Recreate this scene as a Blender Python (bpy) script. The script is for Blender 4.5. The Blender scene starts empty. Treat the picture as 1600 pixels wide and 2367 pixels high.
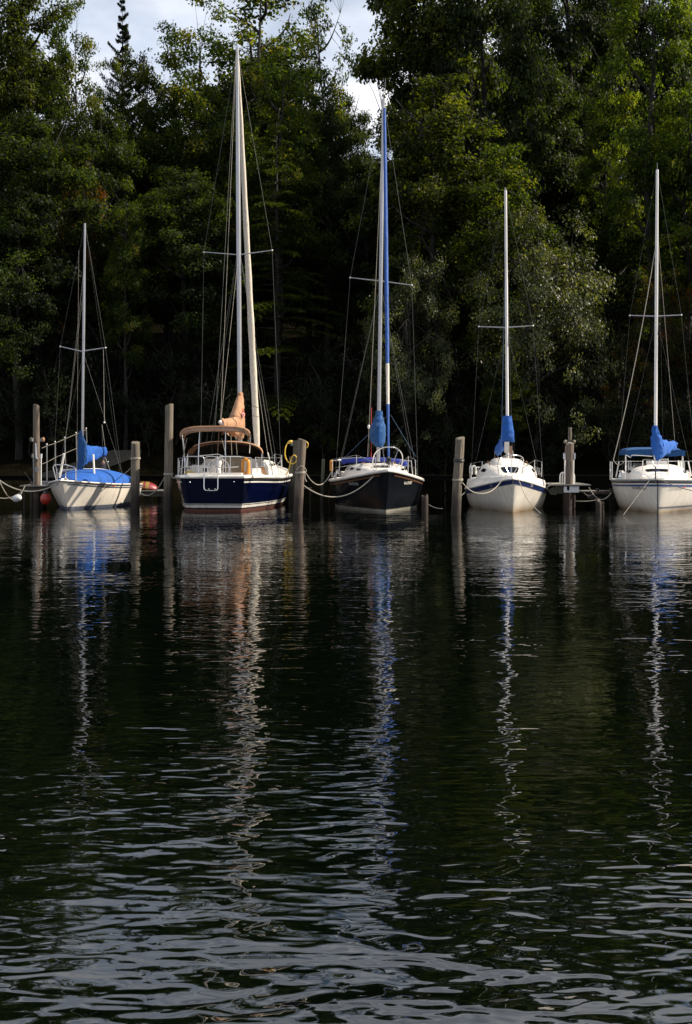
import bpy, bmesh, math, random
import numpy as np
from mathutils import Vector, Matrix, noise

# ------------------------------------------------------------------ camera, sky, sun, exposure
scene = bpy.context.scene
C = scene.collection
CAM_H, F, CX, HY = 2.0, 3000.0, 800.0, 1035.0
cam_data = bpy.data.cameras.new('camera')
cam = bpy.data.objects.new('camera', cam_data)
C.objects.link(cam)
cam.location = (0, 0, CAM_H)
cam.rotation_euler = (math.radians(90), 0, 0)
cam_data.sensor_fit = 'HORIZONTAL'
cam_data.sensor_width = 36.0
cam_data.lens = 36.0 * F / 1600.0
cam_data.shift_y = -(1183.5 - HY) / 1600.0
cam_data.clip_start = 0.1
cam_data.clip_end = 3000
scene.camera = cam

SUN_AZ, SUN_EL = 2.0, 38.0            # azimuth measured from +X towards +Y
sx = math.cos(math.radians(SUN_AZ)) * math.cos(math.radians(SUN_EL))
sy = math.sin(math.radians(SUN_AZ)) * math.cos(math.radians(SUN_EL))
sz = math.sin(math.radians(SUN_EL))
sun_data = bpy.data.lights.new('sun', 'SUN')
sun_data.energy = 5.0
sun_data.angle = math.radians(0.5)
sun_data.color = (1.0, 0.88, 0.72)
sun = bpy.data.objects.new('sun', sun_data)
C.objects.link(sun)
sun.rotation_euler = Vector((-sx, -sy, -sz)).to_track_quat('-Z', 'Y').to_euler()

world = bpy.data.worlds.new('World')
scene.world = world
world.use_nodes = True
wn, wl = world.node_tree.nodes, world.node_tree.links
wn.clear()
w_out = wn.new('ShaderNodeOutputWorld')
w_bg = wn.new('ShaderNodeBackground')
w_bg.inputs['Strength'].default_value = 0.058
w_sky = wn.new('ShaderNodeTexSky')
w_sky.sky_type = 'NISHITA'
w_sky.sun_disc = False
w_sky.sun_elevation = math.radians(SUN_EL)
w_sky.sun_rotation = math.radians(90 - SUN_AZ)
w_co = wn.new('ShaderNodeTexCoord')
w_map = wn.new('ShaderNodeMapping')
w_map.inputs['Scale'].default_value = (1.0, 1.0, 2.2)
w_map.inputs['Location'].default_value = (0.3, 0.1, 0.0)
w_n = wn.new('ShaderNodeTexNoise')
w_n.inputs['Scale'].default_value = 3.2
w_n.inputs['Detail'].default_value = 7
w_n.inputs['Roughness'].default_value = 0.55
w_ramp = wn.new('ShaderNodeValToRGB')
w_ramp.color_ramp.elements[0].position = 0.30
w_ramp.color_ramp.elements[1].position = 0.52
w_n2 = wn.new('ShaderNodeTexNoise')
w_n2.inputs['Scale'].default_value = 5.5
w_n2.inputs['Detail'].default_value = 5
w_cl = wn.new('ShaderNodeValToRGB')
w_cl.color_ramp.elements[0].position = 0.35
w_cl.color_ramp.elements[0].color = (6.4, 7.3, 8.9, 1)
w_cl.color_ramp.elements[1].position = 0.62
w_cl.color_ramp.elements[1].color = (11.2, 11.2, 11.7, 1)
w_mix = wn.new('ShaderNodeMix')
w_mix.data_type = 'RGBA'
wl.new(w_co.outputs['Generated'], w_map.inputs['Vector'])
wl.new(w_map.outputs[0], w_n.inputs['Vector'])
wl.new(w_map.outputs[0], w_n2.inputs['Vector'])
wl.new(w_n.outputs['Fac'], w_ramp.inputs['Fac'])
wl.new(w_n2.outputs['Fac'], w_cl.inputs['Fac'])
wl.new(w_ramp.outputs['Color'], w_mix.inputs['Factor'])
wl.new(w_sky.outputs[0], w_mix.inputs['A'])
wl.new(w_cl.outputs['Color'], w_mix.inputs['B'])
wl.new(w_mix.outputs['Result'], w_bg.inputs['Color'])
wl.new(w_bg.outputs[0], w_out.inputs['Surface'])

scene.view_settings.view_transform = 'Standard'
scene.view_settings.look = 'None'
scene.view_settings.exposure = 0.85
scene.view_settings.gamma = 1.0
scene.view_settings.use_curve_mapping = False
try:
    scene.cycles.max_bounces = 6
    scene.cycles.diffuse_bounces = 2
    scene.cycles.transmission_bounces = 4
except Exception:
    pass

rnd = random.Random(7)

# ------------------------------------------------------------------ measuring helpers
def at(px, py, Y):
    """the place at depth Y (metres from the camera) that lies on this line of sight"""
    return Vector(((px - CX) / F * Y, Y, CAM_H - (py - HY) / F * Y))
def zA(x, y, Y): return at(x * 400 / 1571, 920 + y * 300 / 1178, Y)
def zB(x, y, Y): return at(370 + x * 350 / 1571, 880 + y * 340 / 1526, Y)
def zC(x, y, Y): return at(640 + x * 380 / 1571, 920 + y * 300 / 1240, Y)
def zD(x, y, Y): return at(1000 + x * 380 / 1571, 920 + y * 300 / 1240, Y)
def zE(x, y, Y): return at(1300 + x * 300 / 1571, 920 + y * 300 / 1571, Y)
def zG(x, y, Y): return at(x * 130 / 1571, 1000 + y * 190 / 2296, Y)

# ------------------------------------------------------------------ materials
def new_mat(name):
    m = bpy.data.materials.new(name)
    m.use_nodes = True
    nt = m.node_tree
    return m, nt.nodes, nt.links, nt.nodes['Principled BSDF']

def mat(name, col, rough=0.5, metal=0.0, var=0.0, scale=4.0, stretch=(1, 1, 1), col2=None,
        bump=0.0, bscale=None, spec=None, coat=0.0, sheen=0.0):
    m, n, l, p = new_mat(name)
    p.inputs['Roughness'].default_value = rough
    p.inputs['Metallic'].default_value = metal
    if coat: p.inputs['Coat Weight'].default_value = coat
    if spec is not None: p.inputs['Specular IOR Level'].default_value = spec
    co = n.new('ShaderNodeTexCoord')
    mp = n.new('ShaderNodeMapping')
    mp.inputs['Scale'].default_value = stretch
    l.new(co.outputs['Object'], mp.inputs['Vector'])
    if var or col2:
        nz = n.new('ShaderNodeTexNoise')
        nz.inputs['Scale'].default_value = scale
        nz.inputs['Detail'].default_value = 6
        nz.inputs['Roughness'].default_value = 0.62
        l.new(mp.outputs[0], nz.inputs['Vector'])
        r = n.new('ShaderNodeValToRGB')
        r.color_ramp.elements[0].position = 0.32
        r.color_ramp.elements[1].position = 0.68
        c2 = col2 if col2 else tuple(c * (1 - var) for c in col)
        r.color_ramp.elements[0].color = (*c2, 1)
        r.color_ramp.elements[1].color = (*col, 1)
        l.new(nz.outputs['Fac'], r.inputs['Fac'])
        l.new(r.outputs['Color'], p.inputs['Base Color'])
    else:
        p.inputs['Base Color'].default_value = (*col, 1)
    if bump:
        nb = n.new('ShaderNodeTexNoise')
        nb.inputs['Scale'].default_value = bscale or scale
        nb.inputs['Detail'].default_value = 5
        l.new(mp.outputs[0], nb.inputs['Vector'])
        b = n.new('ShaderNodeBump')
        b.inputs['Strength'].default_value = 1.0
        b.inputs['Distance'].default_value = bump
        l.new(nb.outputs['Fac'], b.inputs['Height'])
        l.new(b.outputs['Normal'], p.inputs['Normal'])
    return m

def gelcoat(name, col, spec=0.5, scum=(0.20, 0.12, 0.045), scum_h=0.16, rough=0.22, streak=0.25, scum_amt=0.8):
    """painted fibreglass with a stained waterline and faint vertical run marks"""
    m, n, l, p = new_mat(name)
    p.inputs['Roughness'].default_value = rough
    p.inputs['Specular IOR Level'].default_value = spec
    geo = n.new('ShaderNodeNewGeometry')
    sep = n.new('ShaderNodeSeparateXYZ')
    l.new(geo.outputs['Position'], sep.inputs[0])
    mp = n.new('ShaderNodeMapping'); mp.inputs['Scale'].default_value = (9, 9, 1.2)
    l.new(geo.outputs['Position'], mp.inputs['Vector'])
    nz = n.new('ShaderNodeTexNoise'); nz.inputs['Scale'].default_value = 1.0; nz.inputs['Detail'].default_value = 6
    l.new(mp.outputs[0], nz.inputs['Vector'])
    nl = n.new('ShaderNodeTexNoise'); nl.inputs['Scale'].default_value = 1.6; nl.inputs['Detail'].default_value = 4
    l.new(geo.outputs['Position'], nl.inputs['Vector'])
    # scum factor
    mr = n.new('ShaderNodeMapRange')
    mr.inputs['From Min'].default_value = scum_h * 1.6
    mr.inputs['From Max'].default_value = 0.02
    l.new(sep.outputs['Z'], mr.inputs['Value'])
    pw = n.new('ShaderNodeMath'); pw.operation = 'POWER'; pw.inputs[1].default_value = 1.8
    l.new(mr.outputs[0], pw.inputs[0])
    mu = n.new('ShaderNodeMath'); mu.operation = 'MULTIPLY'
    l.new(pw.outputs[0], mu.inputs[0])
    ad = n.new('ShaderNodeMath'); ad.operation = 'ADD'; ad.inputs[1].default_value = 0.45
    l.new(nl.outputs['Fac'], ad.inputs[0]); l.new(ad.outputs[0], mu.inputs[1])
    m2 = n.new('ShaderNodeMath'); m2.operation = 'MULTIPLY'; m2.inputs[1].default_value = scum_amt; m2.use_clamp = True
    l.new(mu.outputs[0], m2.inputs[0])
    ramp = n.new('ShaderNodeValToRGB')
    ramp.color_ramp.elements[0].position = 0.3; ramp.color_ramp.elements[1].position = 0.6
    ramp.color_ramp.elements[0].color = (*[c * (1 - streak) for c in col], 1)
    ramp.color_ramp.elements[1].color = (*col, 1)
    l.new(nz.outputs['Fac'], ramp.inputs['Fac'])
    mix = n.new('ShaderNodeMix'); mix.data_type = 'RGBA'
    l.new(m2.outputs[0], mix.inputs['Factor'])
    l.new(ramp.outputs['Color'], mix.inputs['A'])
    mix.inputs['B'].default_value = (*scum, 1)
    l.new(mix.outputs['Result'], p.inputs['Base Color'])
    b = n.new('ShaderNodeBump'); b.inputs['Distance'].default_value = 0.004; b.inputs['Strength'].default_value = 0.5
    l.new(nl.outputs['Fac'], b.inputs['Height']); l.new(b.outputs['Normal'], p.inputs['Normal'])
    return m

def wood_mat(name, dry, wet, crack=(0.03, 0.024, 0.018), wet_h=0.55):
    """old timber: vertical grain, dark cracks, wet and stained near the water"""
    m, n, l, p = new_mat(name)
    p.inputs['Roughness'].default_value = 0.8
    geo = n.new('ShaderNodeNewGeometry')
    sep = n.new('ShaderNodeSeparateXYZ'); l.new(geo.outputs['Position'], sep.inputs[0])
    mp = n.new('ShaderNodeMapping'); mp.inputs['Scale'].default_value = (34, 34, 1.6)
    l.new(geo.outputs['Position'], mp.inputs['Vector'])
    nz = n.new('ShaderNodeTexNoise'); nz.inputs['Scale'].default_value = 1.0; nz.inputs['Detail'].default_value = 7; nz.inputs['Roughness'].default_value = 0.65
    l.new(mp.outputs[0], nz.inputs['Vector'])
    rp = n.new('ShaderNodeValToRGB')
    rp.color_ramp.elements[0].position = 0.38; rp.color_ramp.elements[0].color = (*crack, 1)
    rp.color_ramp.elements[1].position = 0.48; rp.color_ramp.elements[1].color = (*[c * 0.75 for c in dry], 1)
    e = rp.color_ramp.elements.new(0.7); e.color = (*dry, 1)
    l.new(nz.outputs['Fac'], rp.inputs['Fac'])
    nl = n.new('ShaderNodeTexNoise'); nl.inputs['Scale'].default_value = 3.0; nl.inputs['Detail'].default_value = 4
    l.new(geo.outputs['Position'], nl.inputs['Vector'])
    ad = n.new('ShaderNodeMath'); ad.operation = 'MULTIPLY_ADD'; ad.inputs[1].default_value = 0.7
    l.new(nl.outputs['Fac'], ad.inputs[0]); l.new(sep.outputs['Z'], ad.inputs[2])
    mr = n.new('ShaderNodeMapRange'); mr.inputs['From Min'].default_value = wet_h + 0.75; mr.inputs['From Max'].default_value = wet_h + 0.1
    l.new(ad.outputs[0], mr.inputs['Value'])
    mix = n.new('ShaderNodeMix'); mix.data_type = 'RGBA'
    l.new(mr.outputs[0], mix.inputs['Factor']); l.new(rp.outputs['Color'], mix.inputs['A'])
    mix.inputs['B'].default_value = (*wet, 1)
    l.new(mix.outputs['Result'], p.inputs['Base Color'])
    b = n.new('ShaderNodeBump'); b.inputs['Distance'].default_value = 0.012; b.inputs['Strength'].default_value = 0.9
    l.new(nz.outputs['Fac'], b.inputs['Height']); l.new(b.outputs['Normal'], p.inputs['Normal'])
    return m

M = {}
M['hull1'] = gelcoat('cream gelcoat', (0.72, 0.67, 0.59), scum=(0.30, 0.24, 0.16), scum_h=0.1, streak=0.14)
M['hull2'] = gelcoat('navy blue paint', (0.0010, 0.0024, 0.018), scum=(0.03, 0.03, 0.05), scum_h=0.1, rough=0.16, spec=0.3, streak=0.3, scum_amt=0.4)
M['hull3'] = gelcoat('black blue paint', (0.006, 0.008, 0.012), scum=(0.05, 0.045, 0.035), scum_h=0.1, rough=0.2, spec=0.3, streak=0.4, scum_amt=0.6)
M['hull4'] = gelcoat('white gelcoat stained at the waterline', (0.66, 0.62, 0.55), scum_h=0.26, streak=0.18)
M['hull5'] = gelcoat('white gelcoat with brown tide marks', (0.68, 0.64, 0.57), scum_h=0.24, streak=0.12)
M['white'] = mat('white fibreglass', (0.74, 0.71, 0.66), 0.35, var=0.2, scale=3, bump=0.002, bscale=6)
M['white_old'] = mat('weathered white fibreglass', (0.62, 0.59, 0.54), 0.5, var=0.35, scale=5, bump=0.003)
M['antifoul'] = mat('red antifouling', (0.10, 0.028, 0.018), 0.7, var=0.5, scale=9)
M['navy'] = mat('navy stripe', (0.012, 0.025, 0.10), 0.3, var=0.2, scale=6)
M['blue_stripe'] = mat('blue stripe', (0.03, 0.075, 0.24), 0.35, var=0.25, scale=6)
M['dark_stripe'] = mat('dark stripe', (0.02, 0.03, 0.05), 0.4, var=0.2, scale=6)
M['boot_blue'] = mat('faded blue boot stripe', (0.10, 0.12, 0.17), 0.5, var=0.4, scale=6)
M['boot_white'] = mat('white boot stripe', (0.62, 0.60, 0.55), 0.45, var=0.35, scale=6)
M['boot_scum'] = mat('pale scum line', (0.34, 0.33, 0.28), 0.6, var=0.5, scale=6)
M['orange_line'] = mat('orange brown cove line', (0.11, 0.045, 0.015), 0.5, var=0.4, scale=7)
M['blue_cloth'] = mat('blue canvas', (0.002, 0.082, 0.37), 0.85, var=0.3, scale=3, bump=0.03, bscale=4)
M['teal_cloth'] = mat('teal blue canvas', (0.004, 0.062, 0.20), 0.85, var=0.35, scale=3, bump=0.03, bscale=4)
M['violet_cloth'] = mat('violet blue canvas', (0.018, 0.040, 0.30), 0.8, var=0.3, scale=3, bump=0.03, bscale=4)
M['jib_blue'] = mat('bright blue sail strip', (0.003, 0.066, 0.30), 0.7, var=0.25, scale=2, stretch=(6, 6, 1), bump=0.02, bscale=3)
M['tan_cloth'] = mat('tan canvas', (0.36, 0.195, 0.105), 0.85, var=0.25, scale=3, bump=0.035, bscale=4)
M['tan_dark'] = mat('brown canvas', (0.30, 0.18, 0.12), 0.85, var=0.3, scale=3, bump=0.02, bscale=4)
M['sail'] = mat('cream sailcloth', (0.62, 0.56, 0.47), 0.8, var=0.2, scale=2, stretch=(8, 8, 1), bump=0.02, bscale=3)
M['alu'] = mat('silver anodised mast', (0.40, 0.40, 0.41), 0.34, metal=0.75, var=0.15, scale=2, stretch=(4, 4, .5))
M['mast_white'] = mat('white painted mast', (0.72, 0.70, 0.68), 0.35, var=0.12, scale=2, stretch=(4, 4, .5))
M['steel'] = mat('stainless tube', (0.62, 0.62, 0.62), 0.25, metal=0.9)
M['wire'] = mat('rigging wire', (0.10, 0.105, 0.10), 0.45, metal=0.5)
M['white_pvc'] = mat('white plastic pipe', (0.75, 0.73, 0.68), 0.4, var=0.1, scale=4)
M['grey_pvc'] = mat('grey pipe', (0.22, 0.235, 0.235), 0.5, var=0.3, scale=6)
M['window'] = mat('smoked window', (0.012, 0.013, 0.015), 0.08, spec=0.6)
M['vinyl'] = mat('smoky clear vinyl', (0.035, 0.028, 0.022), 0.12, var=0.5, scale=5, bump=0.02, bscale=3, spec=0.6)
M['teak'] = mat('teak', (0.20, 0.075, 0.03), 0.5, var=0.4, scale=8, stretch=(1, 1, 6))
M['beige'] = mat('beige panel', (0.20, 0.165, 0.115), 0.6, var=0.2, scale=4)
M['black'] = mat('black plastic', (0.015, 0.015, 0.015), 0.45)
M['rope'] = mat('old white rope', (0.36, 0.33, 0.27), 0.85, var=0.3, scale=30, bump=0.006, bscale=60)
M['rope_dark'] = mat('grey old rope', (0.22, 0.20, 0.17), 0.9, var=0.4, scale=30)
M['rope_blue'] = mat('blue sheet line', (0.04, 0.10, 0.20), 0.8, var=0.2, scale=20)
M['rope_red'] = mat('red halyard', (0.35, 0.03, 0.03), 0.8, var=0.2, scale=20)
M['yellow_cord'] = mat('yellow cord', (0.62, 0.40, 0.04), 0.5, var=0.2, scale=10)
M['yellow_foam'] = mat('yellow orange foam cover', (0.60, 0.26, 0.03), 0.55, var=0.3, scale=6, bump=0.01)
M['yellow_cloth'] = mat('yellow cloth', (0.65, 0.42, 0.02), 0.7, var=0.3, scale=6, bump=0.02)
M['emblem_red'] = mat('emblem red', (0.42, 0.02, 0.04), 0.7)
M['ink'] = mat('dark lettering', (0.05, 0.05, 0.06), 0.5)
M['ink_white'] = mat('white lettering', (0.75, 0.73, 0.62), 0.5)
M['ink_grey'] = mat('worn grey lettering', (0.30, 0.31, 0.31), 0.5)
M['sticker'] = mat('red sticker', (0.55, 0.07, 0.03), 0.5)
M['wood'] = wood_mat('weathered piling wood', (0.160, 0.135, 0.100), (0.016, 0.010, 0.007), wet_h=0.55)
M['wood_red'] = wood_mat('reddish piling wood', (0.155, 0.118, 0.088), (0.020, 0.010, 0.007), wet_h=0.5)
M['wood_green'] = wood_mat('algae green post wood', (0.09, 0.09, 0.062), (0.014, 0.014, 0.009))
M['plank'] = mat('grey dock plank', (0.19, 0.18, 0.165), 0.85, col2=(0.09, 0.08, 0.07), scale=6, stretch=(1, 6, 6), bump=0.01, bscale=10)
M['dark_wood'] = mat('dark dock timber', (0.05, 0.045, 0.038), 0.9, var=0.5, scale=7, bump=0.01)
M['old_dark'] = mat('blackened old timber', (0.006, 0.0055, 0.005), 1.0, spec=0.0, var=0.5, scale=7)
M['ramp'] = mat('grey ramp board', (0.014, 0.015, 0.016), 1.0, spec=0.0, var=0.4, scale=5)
M['fender'] = mat('white fender vinyl', (0.55, 0.56, 0.58), 0.4, var=0.3, scale=6)
M['red_buoy'] = mat('orange red buoy vinyl', (0.34, 0.022, 0.012), 0.35, var=0.3, scale=4)
M['kayak_red'] = mat('kayak red', (0.20, 0.013, 0.02), 0.45, var=0.2, scale=4)
M['kayak_yellow'] = mat('kayak yellow', (0.22, 0.14, 0.02), 0.45, var=0.2, scale=4)

# ------------------------------------------------------------------ mesh builder
class MB:
    def __init__(self): self.v, self.f = [], []
    def add(self, vs, fs):
        o = len(self.v)
        self.v += [Vector(p) for p in vs]
        self.f += [tuple(i + o for i in f) for f in fs]
        return self
    def box(self, c, half, rot=None):
        c = Vector(c); R = rot or Matrix.Identity(3)
        vs = [c + R @ Vector((sx_ * half[0], sy_ * half[1], sz_ * half[2])) for sx_ in (-1, 1) for sy_ in (-1, 1) for sz_ in (-1, 1)]
        return self.add(vs, [(0, 1, 3, 2), (4, 6, 7, 5), (0, 4, 5, 1), (2, 3, 7, 6), (0, 2, 6, 4), (1, 5, 7, 3)])
    def tube(self, path, r, n=8, closed=False, flat=1.0):
        path = [Vector(p) for p in path]
        k = len(path); rs = r if isinstance(r, (list, tuple)) else [r] * k
        vs = []; ref = None
        for i, p in enumerate(path):
            if closed: d = path[(i + 1) % k] - path[i - 1]
            else: d = path[min(i + 1, k - 1)] - path[max(i - 1, 0)]
            if d.length < 1e-9: d = Vector((0, 0, 1))
            d.normalize()
            if ref is None:
                up = Vector((0, 0, 1)) if abs(d.z) < 0.9 else Vector((0, 1, 0))
                ref = d.cross(up).normalized()
            ref = (ref - d * ref.dot(d)).normalized()
            b = d.cross(ref)
            for j in range(n):
                a = 2 * math.pi * j / n
                vs.append(p + (ref * math.cos(a) + b * math.sin(a) * flat) * rs[i])
        fs = []
        for i in range(k if closed else k - 1):
            a0, b0 = i * n, ((i + 1) % k) * n
            for j in range(n):
                fs.append((a0 + j, a0 + (j + 1) % n, b0 + (j + 1) % n, b0 + j))
        if not closed:
            fs.append(tuple(reversed(range(n)))); fs.append(tuple((k - 1) * n + j for j in range(n)))
        return self.add(vs, fs)
    def loft(self, rings, closed=True, caps=True):
        n = len(rings[0]); vs = [p for r in rings for p in r]; fs = []
        for i in range(len(rings) - 1):
            for j in range(n if closed else n - 1):
                fs.append((i * n + j, i * n + (j + 1) % n, (i + 1) * n + (j + 1) % n, (i + 1) * n + j))
        if caps:
            fs.append(tuple(reversed(range(n)))); fs.append(tuple((len(rings) - 1) * n + j for j in range(n)))
        return self.add(vs, fs)
    def ball(self, c, r, n=12, m=8, axis=None, long=1.0):
        c = Vector(c); ax = Vector(axis or (0, 0, 1)).normalized()
        q = ax.to_track_quat('Z', 'Y'); rings = []
        for i in range(1, m):
            a = math.pi * i / m
            rings.append([c + q @ Vector((r * math.sin(a) * math.cos(2 * math.pi * j / n), r * math.sin(a) * math.sin(2 * math.pi * j / n), -r * long * math.cos(a))) for j in range(n)])
        return self.loft(rings)
    def build(self, name, material, parent=None, root=None, smooth=True, label=None):
        me = bpy.data.meshes.new(name)
        root = root or parent
        while root is not None and root.parent is not None: root = root.parent
        inv = root_m(root).inverted() if root is not None else Matrix.Identity(4)
        me.from_pydata([inv @ p for p in self.v], [], self.f)
        me.update()
        bm = bmesh.new(); bm.from_mesh(me)
        bmesh.ops.recalc_face_normals(bm, faces=bm.faces); bm.to_mesh(me); bm.free()
        me.materials.append(material if not isinstance(material, str) else M[material])
        if smooth:
            for p in me.polygons: p.use_smooth = True
            try: me.set_sharp_from_angle(angle=math.radians(42))
            except Exception: pass
        o = bpy.data.objects.new(name, me)
        C.objects.link(o)
        if parent is not None: o.parent = parent
        if label: o['label'] = label
        return o

def root_m(o):
    return Matrix.Translation(o.location) @ o.rotation_euler.to_matrix().to_4x4()

def thing(name, label, cat, loc=(0, 0, 0), rotz=0.0, group=None):
    o = bpy.data.objects.new(name, None)
    C.objects.link(o)
    o.location = loc; o.rotation_euler = (0, 0, rotz)
    o.empty_display_size = 0.3
    o['label'] = label; o['category'] = cat
    if group: o['group'] = group
    return o

def solo(mb, name, material, label, cat, base, group=None, smooth=True):
    """a thing that is one mesh, with its origin at its base"""
    base = Vector(base)
    for p in mb.v: p -= base
    o = mb.build(name, material, smooth=smooth)
    o.location = base
    o['label'] = label; o['category'] = cat
    if group: o['group'] = group
    return o

def structure(o, kind='structure'):
    o['kind'] = kind
    return o

def tubeobj(name, path, r, material, parent, n=8, label=None, closed=False, flat=1.0):
    return MB().tube(path, r, n, closed=closed, flat=flat).build(name, material, parent, label=label)

def smoothpath(pts, k=6):
    """Catmull-Rom through the points"""
    P = [Vector(p) for p in pts]; P = [P[0] * 2 - P[1]] + P + [P[-1] * 2 - P[-2]]
    out = []
    for i in range(1, len(P) - 2):
        for j in range(k):
            t = j / k
            a, b, c, d = P[i - 1], P[i], P[i + 1], P[i + 2]
            out.append(0.5 * ((2 * b) + (c - a) * t + (2 * a - 5 * b + 4 * c - d) * t * t + (3 * b - a - 3 * c + d) * t ** 3))
    out.append(P[-2])
    return out

def sagpath(a, b, sag, k=16):
    a, b = Vector(a), Vector(b)
    return [a.lerp(b, i / k) - Vector((0, 0, sag * 4 * (i / k) * (1 - i / k))) for i in range(k + 1)]

# ------------------------------------------------------------------ water, lake bed and bank
def ground_z(x, y):
    shore = 55.0 + 1.6 * math.sin(x * 0.11 + 0.6) + 0.8 * math.sin(x * 0.31)
    t = y - shore
    if t < 0: return max(-2.2, t * 0.55)
    h = 0.7 * (1 - math.exp(-t / 0.8)) + 0.30 * min(t, 90) + 0.05 * max(0, min(t - 90, 200))
    return h + 0.35 * noise.noise(Vector((x * 0.25, y * 0.25, 3.1))) * min(1, t / 2)

def make_ground():
    xs = [-900, -500, -250, -120, -70] + [-50 + i * 1.25 for i in range(81)] + [70, 120, 250, 500, 900]
    ys = [-900, -300, -60, 0, 30, 45] + [50 + i * 0.8 for i in range(60)] + [102, 110, 125, 150, 200, 400, 1500]
    mb = MB()
    vs = [(x, y, ground_z(x, y)) for y in ys for x in xs]
    nx = len(xs)
    fs = [(j * nx + i, j * nx + i + 1, (j + 1) * nx + i + 1, (j + 1) * nx + i) for j in range(len(ys) - 1) for i in range(nx - 1)]
    mb.add(vs, fs)
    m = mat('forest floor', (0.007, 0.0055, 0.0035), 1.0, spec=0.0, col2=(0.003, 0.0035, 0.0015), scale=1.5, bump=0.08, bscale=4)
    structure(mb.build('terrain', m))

def water_material():
    m, n, l, p = new_mat('lake water')
    p.inputs['Base Color'].default_value = (0.0006, 0.0016, 0.0008, 1)
    p.inputs['Roughness'].default_value = 0.015
    p.inputs['IOR'].default_value = 1.82
    # wave height as a node group, sampled three times for a true slope
    g = bpy.data.node_groups.new('wave_height', 'ShaderNodeTree')
    g.interface.new_socket('Vector', in_out='INPUT', socket_type='NodeSocketVector')
    g.interface.new_socket('Height', in_out='OUTPUT', socket_type='NodeSocketFloat')
    gi = g.nodes.new('NodeGroupInput'); go = g.nodes.new('NodeGroupOutput')
    total = None
    for sc, st, rot, amp, det, dist in WAVES:
        mp = g.nodes.new('ShaderNodeMapping')
        mp.inputs['Rotation'].default_value = (0, 0, math.radians(rot))
        mp.inputs['Scale'].default_value = (sc / st, sc, sc)
        nz = g.nodes.new('ShaderNodeTexNoise')
        nz.inputs['Scale'].default_value = 1.0
        nz.inputs['Detail'].default_value = det
        nz.inputs['Roughness'].default_value = 0.45
        nz.inputs['Distortion'].default_value = dist
        g.links.new(gi.outputs[0], mp.inputs['Vector'])
        g.links.new(mp.outputs[0], nz.inputs['Vector'])
        mu = g.nodes.new('ShaderNodeMath'); mu.operation = 'MULTIPLY_ADD'; mu.inputs[1].default_value = amp
        g.links.new(nz.outputs['Fac'], mu.inputs[0])
        if total is None: mu.inputs[2].default_value = 0
        else: g.links.new(total, mu.inputs[2])
        total = mu.outputs[0]
    g.links.new(total, go.inputs[0])
    geo = n.new('ShaderNodeNewGeometry')
    eps = 0.012
    outs = []
    for off in ((0, 0, 0), (eps, 0, 0), (0, eps, 0)):
        va = n.new('ShaderNodeVectorMath'); va.operation = 'ADD'; va.inputs[1].default_value = off
        l.new(geo.outputs['Position'], va.inputs[0])
        gg = n.new('ShaderNodeGroup'); gg.node_tree = g
        l.new(va.outputs[0], gg.inputs[0]); outs.append(gg.outputs[0])
    comb = n.new('ShaderNodeCombineXYZ'); comb.inputs['Z'].default_value = 0
    for k, name in ((1, 'X'), (2, 'Y')):
        s = n.new('ShaderNodeMath'); s.operation = 'SUBTRACT'
        l.new(outs[0], s.inputs[0]); l.new(outs[k], s.inputs[1])
        d = n.new('ShaderNodeMath'); d.operation = 'MULTIPLY'; d.inputs[1].default_value = 1 / eps
        l.new(s.outputs[0], d.inputs[0]); l.new(d.outputs[0], comb.inputs[name])
    # broad calm and ruffled patches
    mp2 = n.new('ShaderNodeMapping'); mp2.inputs['Scale'].default_value = (0.34, 0.30, 0.1); mp2.inputs['Rotation'].default_value = (0, 0, 0.4)
    l.new(geo.outputs['Position'], mp2.inputs['Vector'])
    nz2 = n.new('ShaderNodeTexNoise'); nz2.inputs['Scale'].default_value = 1; nz2.inputs['Detail'].default_value = 2
    l.new(mp2.outputs[0], nz2.inputs['Vector'])
    mr = n.new('ShaderNodeMapRange'); mr.inputs['From Min'].default_value = 0.35; mr.inputs['From Max'].default_value = 0.65
    mr.inputs['To Min'].default_value = PATCH[0]; mr.inputs['To Max'].default_value = PATCH[1]
    l.new(nz2.outputs['Fac'], mr.inputs['Value'])
    # the breeze dies towards the moorings
    sep = n.new('ShaderNodeSeparateXYZ'); l.new(geo.outputs['Position'], sep.inputs[0])
    mr3 = n.new('ShaderNodeMapRange'); mr3.inputs['From Min'].default_value = 5; mr3.inputs['From Max'].default_value = 9.5
    mr3.inputs['To Min'].default_value = CALM[0]; mr3.inputs['To Max'].default_value = CALM[1]
    l.new(sep.outputs['Y'], mr3.inputs['Value'])
    mm = n.new('ShaderNodeMath'); mm.operation = 'MULTIPLY'; l.new(mr.outputs[0], mm.inputs[0]); l.new(mr3.outputs[0], mm.inputs[1])
    sc = n.new('ShaderNodeVectorMath'); sc.operation = 'SCALE'
    l.new(comb.outputs[0], sc.inputs[0]); l.new(mm.outputs[0], sc.inputs['Scale'])
    add = n.new('ShaderNodeVectorMath'); add.operation = 'ADD'; add.inputs[1].default_value = (0, 0, 1)
    l.new(sc.outputs[0], add.inputs[0])
    nm = n.new('ShaderNodeVectorMath'); nm.operation = 'NORMALIZE'; l.new(add.outputs[0], nm.inputs[0])
    l.new(nm.outputs[0], p.inputs['Normal'])
    return m

# (frequency per metre, stretch along x, rotation, amplitude, detail, distortion)
WAVES = [(0.6, 1.7, 34, 0.048, 1.0, 0.6),
         (2.9, 2.0, -20, 0.0235, 2.0, 0.8),
         (8.5, 1.9, 16, 0.0105, 1.0, 0.6),
         (17.0, 2.0, -4, 0.0019, 0.0, 0.2)]
PATCH = (0.40, 1.70)
CALM = (1.25, 0.36)

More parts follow.
